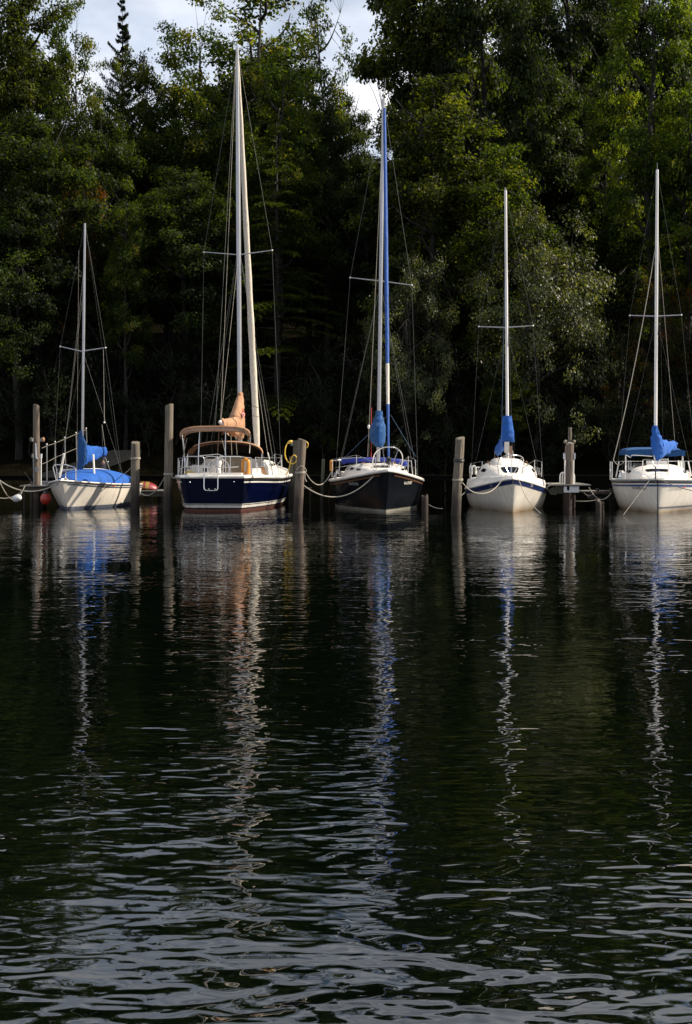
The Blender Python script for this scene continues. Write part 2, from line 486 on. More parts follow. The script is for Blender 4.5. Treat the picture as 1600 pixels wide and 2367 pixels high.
def make_water():
    mb = MB()
    mb.add([(-900, -900, 0), (900, -900, 0), (900, 62, 0), (-900, 62, 0)], [(0, 1, 2, 3)])
    structure(mb.build('water', water_material(), smooth=False))
make_ground()
make_water()
# ------------------------------------------------------------------ trees
def leaf_material(name, cols, rough=0.42, trans=0.35, spec=0.28):
    m = bpy.data.materials.new(name); m.use_nodes = True
    n, l = m.node_tree.nodes, m.node_tree.links
    p = n['Principled BSDF']; out = n['Material Output']
    at_ = n.new('ShaderNodeAttribute'); at_.attribute_name = 'tone'
    r = n.new('ShaderNodeValToRGB')
    els = r.color_ramp.elements
    els[0].position = 0; els[0].color = (*cols[0], 1)
    els[1].position = 1; els[1].color = (*cols[-1], 1)
    for i, c in enumerate(cols[1:-1]):
        e = els.new((i + 1) / (len(cols) - 1)); e.color = (*c, 1)
    l.new(at_.outputs['Fac'], r.inputs['Fac'])
    l.new(r.outputs['Color'], p.inputs['Base Color'])
    p.inputs['Roughness'].default_value = rough
    p.inputs['Specular IOR Level'].default_value = spec
    tr = n.new('ShaderNodeBsdfTranslucent')
    mu = n.new('ShaderNodeMix'); mu.data_type = 'RGBA'; mu.blend_type = 'MULTIPLY'
    mu.inputs['Factor'].default_value = 1
    l.new(r.outputs['Color'], mu.inputs['A']); mu.inputs['B'].default_value = (5.4, 4.7, 1.0, 1)
    l.new(mu.outputs['Result'], tr.inputs['Color'])
    mx = n.new('ShaderNodeMixShader'); mx.inputs['Fac'].default_value = trans
    l.new(p.outputs[0], mx.inputs[1]); l.new(tr.outputs[0], mx.inputs[2])
    l.new(mx.outputs[0], out.inputs['Surface'])
    return m

BARK = mat('tree bark', (0.020, 0.017, 0.014), 0.9, var=0.6, scale=5, stretch=(4, 4, 1), bump=0.03, bscale=9)
BARK_DARK = mat('dark conifer bark', (0.018, 0.014, 0.011), 0.9, var=0.5, scale=5, stretch=(4, 4, 1), bump=0.03, bscale=9)
L_OAK = leaf_material('oak leaves', [(0.0027, 0.0049, 0.0012), (0.0092, 0.0148, 0.0033), (0.0225, 0.0334, 0.0069), (0.0442, 0.0547, 0.0112)], rough=0.5, trans=0.42, spec=0.10)
L_OAKB = leaf_material('deep green oak leaves', [(0.0019, 0.0038, 0.0012), (0.0086, 0.0153, 0.0046), (0.0232, 0.0380, 0.0100)], rough=0.5, trans=0.42, spec=0.10)
L_MAPLE = leaf_material('yellow green maple leaves', [(0.0055, 0.0109, 0.0012), (0.0150, 0.0290, 0.0031), (0.0345, 0.0590, 0.0065), (0.0627, 0.0797, 0.0095)], rough=0.5, trans=0.42, spec=0.10)
L_MID = leaf_material('mid green leaves', [(0.0037, 0.0077, 0.0014), (0.0114, 0.0215, 0.0034), (0.0272, 0.0455, 0.0070), (0.0568, 0.0563, 0.0091)], rough=0.5, trans=0.42, spec=0.10)
L_HEM = leaf_material('hemlock needles', [(0.0022, 0.0040, 0.0010), (0.0092, 0.0153, 0.0030), (0.0253, 0.0370, 0.0070)], rough=0.5, trans=0.42, spec=0.10)
L_SPRUCE = leaf_material('dark spruce needles', [(0.0010, 0.0016, 0.0007), (0.0040, 0.0065, 0.0027), (0.0105, 0.0163, 0.0058)], rough=0.5, trans=0.42, spec=0.10)
L_AUT = leaf_material('turning leaves', [(0.0030, 0.0065, 0.0010), (0.0116, 0.0192, 0.0028), (0.0305, 0.0298, 0.0046), (0.0591, 0.0205, 0.0056)], rough=0.5, trans=0.42, spec=0.10)

L_SHADE = leaf_material('leaves darkened for shade', [(0.0026, 0.0047, 0.0022), (0.0057, 0.0095, 0.0038), (0.0106, 0.0162, 0.0063)], rough=0.6, trans=0.2, spec=0.05)  # leaf colour itself darkened to stand in for deep shade in the wood
L_SILVER = leaf_material('glossy pale oak leaves', [(0.0035, 0.0058, 0.0016), (0.0125, 0.0179, 0.0053), (0.0366, 0.0476, 0.0178), (0.0814, 0.0973, 0.0462)], rough=0.46, trans=0.32, spec=0.28)

def leaf_mesh(name, cen, nrm, size, tone, material, rng, aspect=0.6, fold=True):
    N = len(cen)
    nrm = nrm / np.maximum(np.linalg.norm(nrm, axis=1, keepdims=True), 1e-6)
    rv = rng.normal(size=(N, 3))
    t = np.cross(nrm, rv); t /= np.maximum(np.linalg.norm(t, axis=1, keepdims=True), 1e-6)
    b = np.cross(nrm, t)
    hl = (size * 0.5)[:, None]; hw = hl * aspect
    V = np.empty((N, 4, 3))
    V[:, 0] = cen - t * hl
    V[:, 1] = cen + b * hw + nrm * hl * 0.22 + t * hl * 0.15
    V[:, 2] = cen + t * hl
    V[:, 3] = cen - b * hw + nrm * hl * 0.22 + t * hl * 0.15
    me = bpy.data.meshes.new(name)
    me.vertices.add(N * 4); me.vertices.foreach_set('co', V.reshape(-1).astype(np.float32))
    me.loops.add(N * 4); me.loops.foreach_set('vertex_index', np.arange(N * 4, dtype=np.int32))
    me.polygons.add(N)
    me.polygons.foreach_set('loop_start', np.arange(0, N * 4, 4, dtype=np.int32))
    me.polygons.foreach_set('loop_total', np.full(N, 4, dtype=np.int32))
    me.update(calc_edges=True)
    a = me.attributes.new('tone', 'FLOAT', 'FACE')
    a.data.foreach_set('value', np.clip(tone, 0, 1).astype(np.float32))
    me.materials.append(material)
    return me

def mesh_from(mb, name, material):
    me = bpy.data.meshes.new(name)
    me.from_pydata(mb.v, [], mb.f); me.update()
    me.materials.append(material)
    for p in me.polygons: p.use_smooth = True
    return me

def broadleaf(seed, H=20.0, R=5.0, base=0.22, clumps=190, per=210, leaf=0.17, material=None, flat=0.6,
              rc=(0.55, 1.25), lean=0.0, open_=0.0, bark=None, droop=0.0):
    """trunk, limbs and a crown of leaf clumps; returns three meshes"""
    rng = np.random.default_rng(seed); r = random.Random(seed)
    zc = H * (base + (1 - base) * 0.52); rz = H * (1 - base) * 0.5
    lob = [(Vector(rng.normal(size=3)).normalized(), r.uniform(0.10, 0.34)) for _ in range(9)]
    def env(d):
        return 0.80 + sum(a * max(0.0, d.dot(q)) ** 4 for q, a in lob)
    trunk = MB(); limbs = MB()
    tp = [Vector((lean * (i / 9) ** 2 + 0.25 * math.sin(i * 1.3 + seed), 0.25 * math.cos(i * 1.1 + seed) * (i / 9), H * 0.9 * i / 9 - (0.8 if i == 0 else 0))) for i in range(10)]
    trunk.tube(tp, [0.30 * H / 20 * (1 - 0.88 * i / 9) + (0.10 if i == 0 else 0) for i in range(10)], 8)
    def tpt(z):
        k = max(0, min(8.999, z / (H * 0.9) * 9)); i = int(k); return tp[i].lerp(tp[i + 1], k - i)
    limb_pts = []
    for i in range(16):
        a = i * 2.4 + r.uniform(-.4, .4); z0 = H * (base * 0.8 + (0.86 - base * 0.8) * (i + 0.3) / 16)
        p0 = tpt(z0); dz = r.uniform(0.15, 0.75)
        d = Vector((math.cos(a), math.sin(a), dz)).normalized()
        k = (zc + rz * 0.2 - z0) / rz
        ln = R * math.sqrt(max(0.15, 1 - min(1, abs(k)) ** 2)) * 0.72 * env(d)
        pts = [p0]
        for s in range(1, 7):
            t = s / 6
            pts.append(p0 + d * ln * t + Vector((0.22 * math.sin(3 * t + i), 0.22 * math.cos(4 * t + i), (0.9 * t * t if not droop else -droop * t * t * 2))) )
        limbs.tube(pts, [0.10 * H / 20 * (1 - 0.8 * s / 6) for s in range(7)], 5)
        limb_pts += pts[2:]
    limb_pts += tp[4:]
    cens = []
    tries = 0
    while len(cens) < clumps and tries < clumps * 12:
        tries += 1
        d = Vector(rng.normal(size=3)).normalized()
        if d.z < -0.75: continue
        q = (0.35 + 0.65 * r.random() ** 0.55) * env(d)
        p = Vector((d.x * R * q, d.y * R * q, zc + d.z * rz * q)) + Vector((tpt(zc).x, tpt(zc).y, 0))
        if noise.noise(p * 0.42 + Vector((seed, 0, 0))) < -0.04 + open_ - 0.25 * (1 - open_): continue
        cens.append(p)
    leaves, normals, tones, sizes = [], [], [], []
    for c in cens:
        rr = r.uniform(*rc)
        near = min(limb_pts, key=lambda q: (q - c).length_squared)
        mid = near.lerp(c, 0.5) + Vector((0, 0, 0.15))
        limbs.tube([near, mid, c], [0.022, 0.014, 0.006], 3)
        m_ = max(20, int(per * (rr / 0.9) ** 2 * r.uniform(0.7, 1.25)))
        u = rng.normal(size=(m_, 3)); u /= np.linalg.norm(u, axis=1, keepdims=True)
        q = rng.random((m_, 1)) ** 0.42
        off = u * q * rr * np.array([1, 1, flat])
        # break the clump into sprigs
        k = 7
        sp = rng.normal(size=(k, 3)) * rr * 0.55 * np.array([1, 1, flat])
        idx = rng.integers(0, k, m_)
        off = off * 0.72 + sp[idx] * 0.6
        off[:, 2] -= droop * (off[:, 0] ** 2 + off[:, 1] ** 2) * 0.3
        leaves.append(off + np.array(c))
        outd = np.array((c - Vector((0, 0, zc - rz * 0.3))).normalized())
        nn = rng.normal(size=(m_, 3)) * 0.6 + np.array([0, 0, 0.4]) + outd * 0.6 + u * 0.5
        normals.append(nn)
        ct = r.gauss(0.5, 0.24)
        tones.append(np.clip(ct + rng.normal(size=m_) * 0.16, 0, 1))
        sizes.append(rng.uniform(0.65, 1.3, m_) * leaf)
    cm = leaf_mesh('crown', np.concatenate(leaves), np.concatenate(normals), np.concatenate(sizes), np.concatenate(tones), material, rng, aspect=0.62)
    return [('trunk', mesh_from(trunk, 'trunk', bark or BARK)), ('branches', mesh_from(limbs, 'branches', bark or BARK)), ('crown', cm)]

def hemlock(seed, H=20.0, R=4.2, base=0.08, tiers=58, material=None, leaf=0.15, dens=1.0, conic=0.8, droop=0.12, up=0.1, bark=None):
    """conifer with flat feathery sprays on nearly level boughs"""
    rng = np.random.default_rng(seed); r = random.Random(seed)
    trunk = MB(); limbs = MB()
    trunk.tube([(0, 0, -0.8), (0.05, 0, H * 0.3), (0, 0.05, H * 0.65), (0, 0, H * 0.985)], [0.30, 0.22, 0.12, 0.015], 8)
    P, Nn, T, S = [], [], [], []
    for i in range(tiers):
        t = (i + r.random()) / tiers
        z = H * (base + (0.985 - base) * t)
        prof = (1 - t) ** conic * (0.75 + 0.5 * r.random())
        nb = 4 if t < 0.85 else 3
        for b in range(nb):
            a = i * 2.1 + b * 2 * math.pi / nb + r.uniform(-.9, .9); z = H * (base + (0.985 - base) * min(1, max(0, t + r.uniform(-.012, .012)))); up_ = up + r.uniform(-.16, .16)
            if r.random() < 0.22: continue
            L = R * prof * r.uniform(0.42, 1.25) + 0.15
            d = Vector((math.cos(a), math.sin(a), 0)); s = Vector((-d.y, d.x, 0))
            pts = [Vector((0, 0, z)) + d * L * q + Vector((0, 0, up_ * L * q - droop * L * q * q * 1.4)) for q in (0, 0.25, 0.5, 0.75, 1.0)]
            limbs.tube(pts, [0.03 + 0.012 * L, 0.025, 0.02, 0.014, 0.006], 3)
            nl = int((60 + 150 * L) * dens)
            q = 0.15 + 0.85 * rng.random(nl) ** 0.8
            # side twigs
            tw = np.sign(rng.random(nl) - 0.5) * rng.random(nl) ** 0.9
            tw = np.round(q * 9) / 9 * 0 + tw
            qq = np.round(q * 8) / 8 + rng.normal(size=nl) * 0.018 + np.abs(tw) * 0.10
            wid = 0.34 * L * (1.12 - q) + 0.10
            x = L * qq; y = tw * wid
            zz = z + up_ * L * qq - droop * L * qq ** 2 * 1.4 - 0.12 * np.abs(tw) * wid + rng.normal(size=nl) * 0.035
            pos = np.outer(x, np.array(d)) + np.outer(y, np.array(s)); pos[:, 2] = zz
            P.append(pos)
            Nn.append(rng.normal(size=(nl, 3)) * 0.42 + np.array([0, 0, 1.0]))
            T.append(np.clip(r.gauss(0.42, 0.2) + rng.normal(size=nl) * 0.14, 0, 1)); S.append(rng.uniform(0.7, 1.3, nl) * leaf)
    cm = leaf_mesh('crown', np.concatenate(P), np.concatenate(Nn), np.concatenate(S), np.concatenate(T), material, rng, aspect=0.42)
    bk = bark or BARK_DARK
    return [('trunk', mesh_from(trunk, 'trunk', bk)), ('branches', mesh_from(limbs, 'branches', bk)), ('crown', cm)]

PROTO = {
    'oakA': (broadleaf(11, R=3.5, base=.15, clumps=150, per=215, leaf=0.22, material=L_OAK, rc=(0.5, 1.25)), 20),
    'wood': (broadleaf(29, R=3.8, base=.08, clumps=160, per=200, leaf=0.22, material=L_SHADE, rc=(0.6, 1.4)), 20),
    'oakB': (broadleaf(23, R=3.6, base=.15, clumps=155, per=210, leaf=0.21, material=L_OAKB, rc=(0.6, 1.3)), 20),
    'maple': (broadleaf(31, R=3.3, base=.15, clumps=170, per=230, leaf=0.18, material=L_MAPLE, rc=(0.5, 1.0), flat=0.5), 20),
    'mid': (broadleaf(47, R=3.2, base=.15, clumps=160, per=220, leaf=0.19, material=L_MID, rc=(0.5, 1.1), flat=0.55), 20),
    'sparse': (broadleaf(59, R=3.2, base=0.35, clumps=150, per=75, leaf=0.24, material=L_MID, rc=(0.5, 1.0), open_=0.25), 20),
    'lowoak': (broadleaf(67, H=13, R=4.6, base=0.12, clumps=260, per=170, leaf=0.15, material=L_SILVER, rc=(0.4, 1.0), droop=0.2), 13),
    'autumn': (broadleaf(71, H=10, R=3.4, base=0.12, clumps=110, per=110, leaf=0.16, material=L_AUT, rc=(0.4, 0.85), open_=0.1), 10),
    'hemlock': (hemlock(83, material=L_HEM, leaf=0.15), 20),
    'hemlockB': (hemlock(97, R=5.0, tiers=44, material=L_HEM, leaf=0.16, conic=0.55, droop=0.16), 20),
    'spruce': (hemlock(101, R=2.9, tiers=70, material=L_SPRUCE, leaf=0.13, conic=0.75, droop=0.0, up=0.5, dens=1.5), 20),
    'shrub': (broadleaf(113, H=4, R=2.2, base=0.02, clumps=100, per=130, leaf=0.13, material=L_SHADE, rc=(0.35, 0.7)), 4),
}
PROTO_R = {'wood': 3.8, 'oakA': 3.5, 'oakB': 3.6, 'maple': 3.3, 'mid': 3.2, 'sparse': 3.2, 'lowoak': 4.6, 'autumn': 3.4, 'hemlock': 3.9, 'hemlockB': 4.6, 'spruce': 2.5, 'shrub': 2.2}
def tree(name, kind, px, ytop, Y, hw, rot, label, group=None, cat='tree'):
    meshes, H0 = PROTO[kind]
    x = (px - CX) / F * Y
    g = ground_z(x, Y)
    top = CAM_H - (ytop - HY) / F * Y
    s = (top - g) / H0
    w = hw / F * Y / (PROTO_R[kind] * 1.12)
    root = thing(name, label, cat, (x, Y, g - 0.05), math.radians(rot), group)
    root.scale = (w, w, s)
    for nm, me in meshes:
        o = bpy.data.objects.new(nm, me); C.objects.link(o); o.parent = root
        if nm == 'branches': o['kind'] = 'stuff'
    return root

BG = 'trees of the wood behind the moorings'
TREES = [
 # name, proto, px, y top, depth, half width in px, rotation, label
 ('oak_tree', 'oakA', 45, -170, 66, 140, 20, 'tall dark oak filling the top left corner of the wood'),
 ('oak_tree', 'mid', 178, 25, 63, 88, 80, 'narrow leafy tree whose right branches stand against the sky left of the spruce'),
 ('oak_tree', 'oakB', 95, 225, 59, 150, 140, 'dark bushy oak above the leftmost piling'),
 ('oak_tree', 'oakB', 40, 430, 57.5, 110, 240, 'low dark oak at the left edge of the picture above the far left dock'),
 ('spruce_tree', 'spruce', 283, -8, 72, 82, 0, 'dark pointed spruce silhouetted in the left sky gap'),
 ('oak_tree', 'oakA', 340, 100, 67, 95, 200, 'dark broadleaf tree right below the pointed spruce'),
 ('oak_tree', 'oakB', 240, 215, 62, 105, 20, 'dark oak crown below the spruce, above the top of the left mast'),
 ('maple_tree', 'mid', 455, 18, 66, 130, 10, 'round topped green tree left of the tallest mast'),
 ('maple_tree', 'mid', 290, 440, 58, 62, 250, 'pale lit leafy tree right of the left mast top'),
 ('maple_tree', 'autumn', 190, 330, 59.5, 85, 90, 'olive tree with a few orange leaves above the left mast'),
 ('sycamore_tree', 'sparse', 600, -110, 78, 165, 40, 'tall open tree behind the tip of the tallest mast'),
 ('sycamore_tree', 'sparse', 742, -35, 72, 78, 130, 'thin tree of loose leaves left of the middle sky gap'),
 ('maple_tree', 'mid', 645, 110, 64, 120, 300, 'olive green tree right of the tallest mast'),
 ('hemlock_tree', 'hemlockB', 640, 260, 59, 165, 0, 'hemlock with flat feathery boughs behind the tan covered boat'),
 ('oak_tree', 'oakB', 425, 350, 60, 140, 60, 'dim broadleaf tree between the two left masts'),
 ('oak_tree', 'oakB', 755, 185, 66, 70, 70, 'dark tree below the middle sky gap'),
 ('oak_tree', 'oakB', 850, 390, 65, 100, 170, 'dark crown behind the upper half of the blue furled jib'),
 ('oak_tree', 'oakA', 985, -330, 68, 168, 310, 'huge oak with glossy leaves right of the middle sky gap'),
 ('oak_tree', 'oakB', 1115, -380, 66, 135, 100, 'oak shoulder with glinting leaves above the fourth mast'),
 ('oak_tree', 'oakA', 1005, 120, 60, 165, 30, 'grey green oak right of the blue furled jib'),
 ('oak_tree', 'mid', 1130, 320, 59, 150, 150, 'broad leafy tree around the top of the fourth mast'),
 ('oak_tree', 'lowoak', 1240, 415, 57, 185, 15, 'low spreading oak with silvery lit leaves between the two right masts'),
 ('oak_tree', 'oakB', 1310, -420, 80, 150, 160, 'very dark oak with small sky holes in the upper right'),
 ('oak_tree', 'oakB', 1255, 90, 72, 120, 60, 'dark oak left of the slim yellowish maple'),
 ('oak_tree', 'oakB', 1430, 470, 66, 110, 10, 'black green crown behind the upper half of the rightmost mast'),
 ('maple_tree', 'maple', 1505, -400, 64, 140, 0, 'yellow green maple in the upper right corner'),
 ('maple_tree', 'maple', 1400, 110, 68, 85, 220, 'slim yellowish maple left of the rightmost mast'),
 ('maple_tree', 'maple', 1590, 190, 63, 110, 120, 'yellow green maple cut by the right edge of the picture'),
 ('oak_tree', 'lowoak', 945, 540, 57, 120, 200, 'small waterside tree with glinting leaves behind the blue furled jib'),
 ('oak_tree', 'oakB', 545, 520, 70, 140, 33, 'shaded crown deep behind the mast of the navy boat'),
 ('oak_tree', 'oakB', 130, 560, 62, 150, 75, 'shaded crown deep behind the left mast'),
 ('young_maple', 'mid', 1185, 770, 56.8, 62, 0, 'small bright green tree behind the fourth mast'),
 ('oak_tree', 'mid', 238, 165, 65, 62, 310, 'small leafy crown low in the left sky gap beside the spruce'),
 ('oak_tree', 'oakB', 805, 170, 75, 72, 110, 'dark crown closing the foot of the middle sky gap'),
 ('sumac_tree', 'autumn', 1540, 600, 59, 90, 45, 'small tree with red and yellow leaves by the rightmost mast'),
 ('bush', 'autumn', 1440, 780, 57.5, 75, 190, 'low bush with a few red leaves left of the rightmost mast'),
]
for i, (nm, kd, px, yt, Y, w, ro, lab) in enumerate(TREES):
    tree(nm, kd, px, yt, Y, w, ro, lab)
# the deeper wood: rows behind, open below the two sky gaps
PLACES = [(0, 'beyond the left edge'), (110, 'above the far left dock'), (240, 'behind the left mast'), (350, 'just right of the left mast'), (430, 'behind the round topped piling'), (520, 'left of the tallest mast'),
          (620, 'behind the tallest mast'), (740, 'above the leaning piling'), (850, 'left of the blue furled jib'), (930, 'behind the blue furled jib'), (1030, 'right of the blue furled jib'), (1110, 'above the dark piling'),
          (1220, 'behind the fourth mast'), (1350, 'above the raised dock end'), (1460, 'left of the rightmost mast'), (1580, 'behind the rightmost mast'), (9999, 'beyond the right edge')]
def place(px): return next(t for lim, t in PLACES if px < lim)
k = 0
for row, (Y, base_top, step) in enumerate(((72, 380, 120), (80, 240, 150), (92, 130, 170), (108, 130, 190))):
    px = -300 + row * 50
    while px < 1900:
        top = base_top + rnd.uniform(-110, 110)
        if 60 < px < 500: top = max(top, 310)
        if 650 < px < 960: top = max(top, 340)
        if px > 960 and row > 1: top -= 200
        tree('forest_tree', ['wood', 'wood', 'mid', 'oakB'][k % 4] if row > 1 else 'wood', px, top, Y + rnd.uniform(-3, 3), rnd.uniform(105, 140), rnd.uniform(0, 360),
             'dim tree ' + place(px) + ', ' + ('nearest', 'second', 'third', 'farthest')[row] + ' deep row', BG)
        px += step * rnd.uniform(0.8, 1.2); k += 1
for px, top, Y, kd, lab in ((-170, -60, 62, 'oakB', 'dark shore tree just outside the left side of the picture'), (1770, 60, 62, 'oakB', 'tall shore tree just outside the right side of the picture'), (1980, 150, 60, 'oakA', 'farther shore tree outside the right side of the picture'), (1740, 360, 57, 'lowoak', 'low shore oak just outside the right side of the picture')):
    tree('forest_tree', kd, px, top, Y, 150, px, lab)
for i in range(46):
    px = -60 + i * 38 + rnd.uniform(-20, 20)
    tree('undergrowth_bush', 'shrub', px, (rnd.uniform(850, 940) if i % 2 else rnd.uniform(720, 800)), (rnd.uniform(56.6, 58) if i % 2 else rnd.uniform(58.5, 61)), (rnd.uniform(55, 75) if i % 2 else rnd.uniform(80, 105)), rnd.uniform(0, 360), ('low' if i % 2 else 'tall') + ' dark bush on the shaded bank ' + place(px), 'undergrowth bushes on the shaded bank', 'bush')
# ------------------------------------------------------------------ boats
def sstep(t):
    t = max(0.0, min(1.0, t)); return t * t * (3 - 2 * t)

class Boat:
    """hull surface in local metres: bow at y=0, stern at y=L, waterline z=0"""
    def __init__(self, name, label, group, pos, rot, L, B, zb, zm, zs, tr=0.7, rake=0.5, ebow=0.9, emid=0.26, d=0.35, sm=0.55, entry=0.85, trake=0.0, deadrise=0.5):
        self.__dict__.update(L=L, B=B, zb=zb, zm=zm, zst=zs, tr=tr, rake=rake, ebow=ebow, emid=emid, d=d, sm=sm, entry=entry, trake=trake, dr=deadrise)
        self.root = thing(name, label, 'sailboat', (pos[0], pos[1], 0), rot, group)
        self.m = root_m(self.root)
    def w(self, x, y, z): return self.m @ Vector((x, y, z))
    def loc(self, p): return self.m.inverted() @ Vector(p)
    def b(self, s):
        if s < self.sm: return self.B / 2 * math.sin(math.pi / 2 * s / self.sm) ** self.entry
        t = (s - self.sm) / (1 - self.sm)
        return self.B / 2 * (1 - (1 - self.tr) * t * t)
    def sheer(self, s):
        if s < 0.65: return self.zb + (self.zm - self.zb) * (1 - (1 - s / 0.65) ** 2)
        return self.zm + (self.zst - self.zm) * sstep((s - 0.65) / 0.35)
    def e(self, s): return self.ebow + (self.emid - self.ebow) * sstep(s / self.dr)
    def x(self, s, z):
        q = max(0.0, (z + self.d) / (self.sheer(s) + self.d)); return self.b(s) * q ** self.e(s)
    def y(self, s, z):
        q = min(1.0, max(0.0, z / self.sheer(s)))
        return self.L * s + self.rake * (1 - q) * (1 - s) ** 3 + self.trake * (1 - q) * s ** 8
    def pt(self, s, z, side, off=0.0):
        nx = 1.0 if s > 0.03 else s / 0.03
        return self.w(side * (self.x(s, z) + off), self.y(s, z) - off * (1 - s) * (1 if s < 0.5 else 0) + (off if s >= 0.999 else 0), z)
    S = [0, .004, .012, .025, .045, .07, .10, .14, .18, .23, .28, .34, .40, .46, .52, .58, .64, .70, .76, .82, .88, .94, 1.0]
    def hull(self, material):
        mb = MB(); nz = 14
        for side in (-1, 1):
            rows = []
            for s in self.S:
                zt = self.sheer(s)
                rows.append([self.pt(s, -0.3 + (zt + 0.3) * k / nz, side) for k in range(nz + 1)])
            mb.loft(rows, closed=False, caps=False)
        a = [self.pt(1, -0.3 + (self.sheer(1) + 0.3) * k / nz, -1) for k in range(nz + 1)]
        c = [self.pt(1, -0.3 + (self.sheer(1) + 0.3) * k / nz, 1) for k in range(nz + 1)]
        mb.loft([[a[k].lerp(c[k], j / 8) for j in range(9)] for k in range(nz + 1)], closed=False, caps=False)
        self.h = mb.build('hull', material, self.root)
        bm = bmesh.new(); bm.from_mesh(self.h.data); bmesh.ops.remove_doubles(bm, verts=bm.verts, dist=0.0008)
        bmesh.ops.recalc_face_normals(bm, faces=bm.faces); bm.to_mesh(self.h.data); bm.free()
        return self.h
    def deck(self, material, camber=0.06, s0=0.0, s1=1.0, drop=0.0):
        rows = []
        for s in self.S:
            if s < s0 or s > s1: continue
            z = self.sheer(s) - drop; bb = self.x(s, z); yy = self.y(s, z)
            rows.append([self.w(bb * t, yy, z + camber * (bb / (self.B / 2)) * (1 - t * t)) for t in (-1, -.8, -.5, -.2, 0, .2, .5, .8, 1)])
        return MB().loft(rows, closed=False, caps=False).build('deck', material, self.root)
    def strip(self, name, material, top, bot, s0=0.0, s1=1.0, transom=False, off=0.009, sides=(-1, 1), parent=None, absolute=False):
        """a band on the topsides: heights below the sheer, or absolute heights"""
        mb = MB(); ss = [s for s in self.S if s0 <= s <= s1]
        for side in sides:
            rows = []
            for s in ss:
                a = self.sheer(s) - top if not absolute else top
                c = self.sheer(s) - bot if not absolute else bot
                rows.append([self.pt(s, a + (c - a) * k / 3, side, off) for k in range(4)])
            mb.loft(rows, closed=False, caps=False)
        if transom:
            a = self.sheer(1) - top if not absolute else top
            c = self.sheer(1) - bot if not absolute else bot
            mb.loft([[self.pt(1, z, -1, off).lerp(self.pt(1, z, 1, off), j / 6) for j in range(7)] for z in [a + (c - a) * k / 3 for k in range(4)]], closed=False, caps=False)
        return mb.build(name, material, parent or self.h)
    def rail(self, material, r=0.035, dz=0.0, name='gunwale', flat=1.0, s0=0.0):
        ss = [s for s in self.S if s >= s0]
        path = [self.pt(s, self.sheer(s) + 0.0, -1) + Vector((0, 0, dz)) for s in reversed(ss)] + [self.pt(s, self.sheer(s), 1) + Vector((0, 0, dz)) for s in ss if s > 0]
        return MB().tube(path, r, 8, closed=True, flat=flat).build(name, material, self.root)
    def text(self, body, side, s_y, z, h, material, name='registration_number'):
        cu = bpy.data.curves.new('t', 'FONT'); cu.body = body; cu.size = h * 1.38; cu.align_x = 'CENTER'; cu.offset = h * 0.02
        cu.resolution_u = 2
        o = bpy.data.objects.new('t', cu); C.objects.link(o)
        dg = bpy.context.evaluated_depsgraph_get()
        me = bpy.data.meshes.new_from_object(o.evaluated_get(dg))
        bpy.data.objects.remove(o)
        bm = bmesh.new(); bm.from_mesh(me); bmesh.ops.triangulate(bm, faces=bm.faces); 
        bmesh.ops.subdivide_edges(bm, edges=[e for e in bm.edges if e.calc_length() > h * 0.5], cuts=1)
        mb = MB(); vs = []
        for v in bm.verts:
            u = v.co.x * side; zz = z + v.co.y       # letters always read from outside
            s = (s_y + u) / self.L
            zc = self.sheer(s) - zz if zz < 0.6 * h * 0 else zz
            vs.append(self.pt(s, zz, side, 0.015))
        mb.add(vs, [tuple(x.index for x in f.verts) for f in bm.faces]); bm.free()
        return mb.build(name, material, self.h, smooth=False)
    def house(self, name, st, material, p=3.0, n=16):
        """deck house lofted from (y, half width, z bottom, z top, centre x)"""
        self._house = (st, p)
        rings = []
        for (y, hw, zb, zt) in st:
            ring = []
            for i in range(n + 1):
                a = math.pi * i / n; c, s_ = math.cos(a), math.sin(a)
                ring.append(self.w(-hw * math.copysign(abs(c) ** (2 / p), c), y, zb + (zt - zb) * abs(s_) ** (2 / p)))
            rings.append(ring)
        return MB().loft(rings, closed=True, caps=True).build(name, material, self.root)
    def hpt(self, y, t, off=0.006, st=None, p=None):
        st, p = (st, p) if st else self._house
        for a, c in zip(st, st[1:]):
            if y <= c[0] or c is st[-1]:
                k = (y - a[0]) / (c[0] - a[0]) if c[0] != a[0] else 0
                hw, zb, zt = [a[i] + (c[i] - a[i]) * k for i in (1, 2, 3)]
                break
        an = math.pi * t; cc, s_ = math.cos(an), math.sin(an)
        x = -hw * math.copysign(abs(cc) ** (2 / p), cc); z = zb + (zt - zb) * abs(s_) ** (2 / p)
        nn = Vector((-cc, -0.25, s_)).normalized() * off
        return self.w(x + nn.x, y + nn.y, z + nn.z)
    def hpatch(self, name, y0, y1, t0, t1, material, parent, n=6):
        rows = []
        for i in range(n + 1):
            u = i / n; inset = 0.10 if i in (0, n) else 0.0
            rows.append([self.hpt(y0 + (y1 - y0) * u, t0 + (t1 - t0) * (inset + (1 - 2 * inset) * j / n)) for j in range(n + 1)])
        return MB().loft(rows, closed=False, caps=False).build(name, material, parent)
    def mast(self, base, top, r, material='alu', rt=None):
        n = 12
        o = tubeobj('mast', [Vector(base).lerp(Vector(top), i / n) for i in range(n + 1)], [r + ((rt or r * 0.7) - r) * max(0, (i - 8) / 4) for i in range(n + 1)], material, self.root, 10)
        self.mast_o, self.mb_, self.mt_ = o, Vector(base), Vector(top)
        tubeobj('mast_track', [Vector(base).lerp(Vector(top), 0.01) + Vector((0, r * 0.9, 0)), Vector(top) + Vector((0, r * 0.6, 0))], r * 0.25, 'grey_pvc', o, 5)
        return o
    def mp(self, z):
        k = (z - self.mb_.z) / (self.mt_.z - self.mb_.z); return self.mb_.lerp(self.mt_, k)
    def wire(self, name, a, b, r=0.005, material='wire'):
        return tubeobj(name, [a, b], r * 0.62, material, self.root, 5)
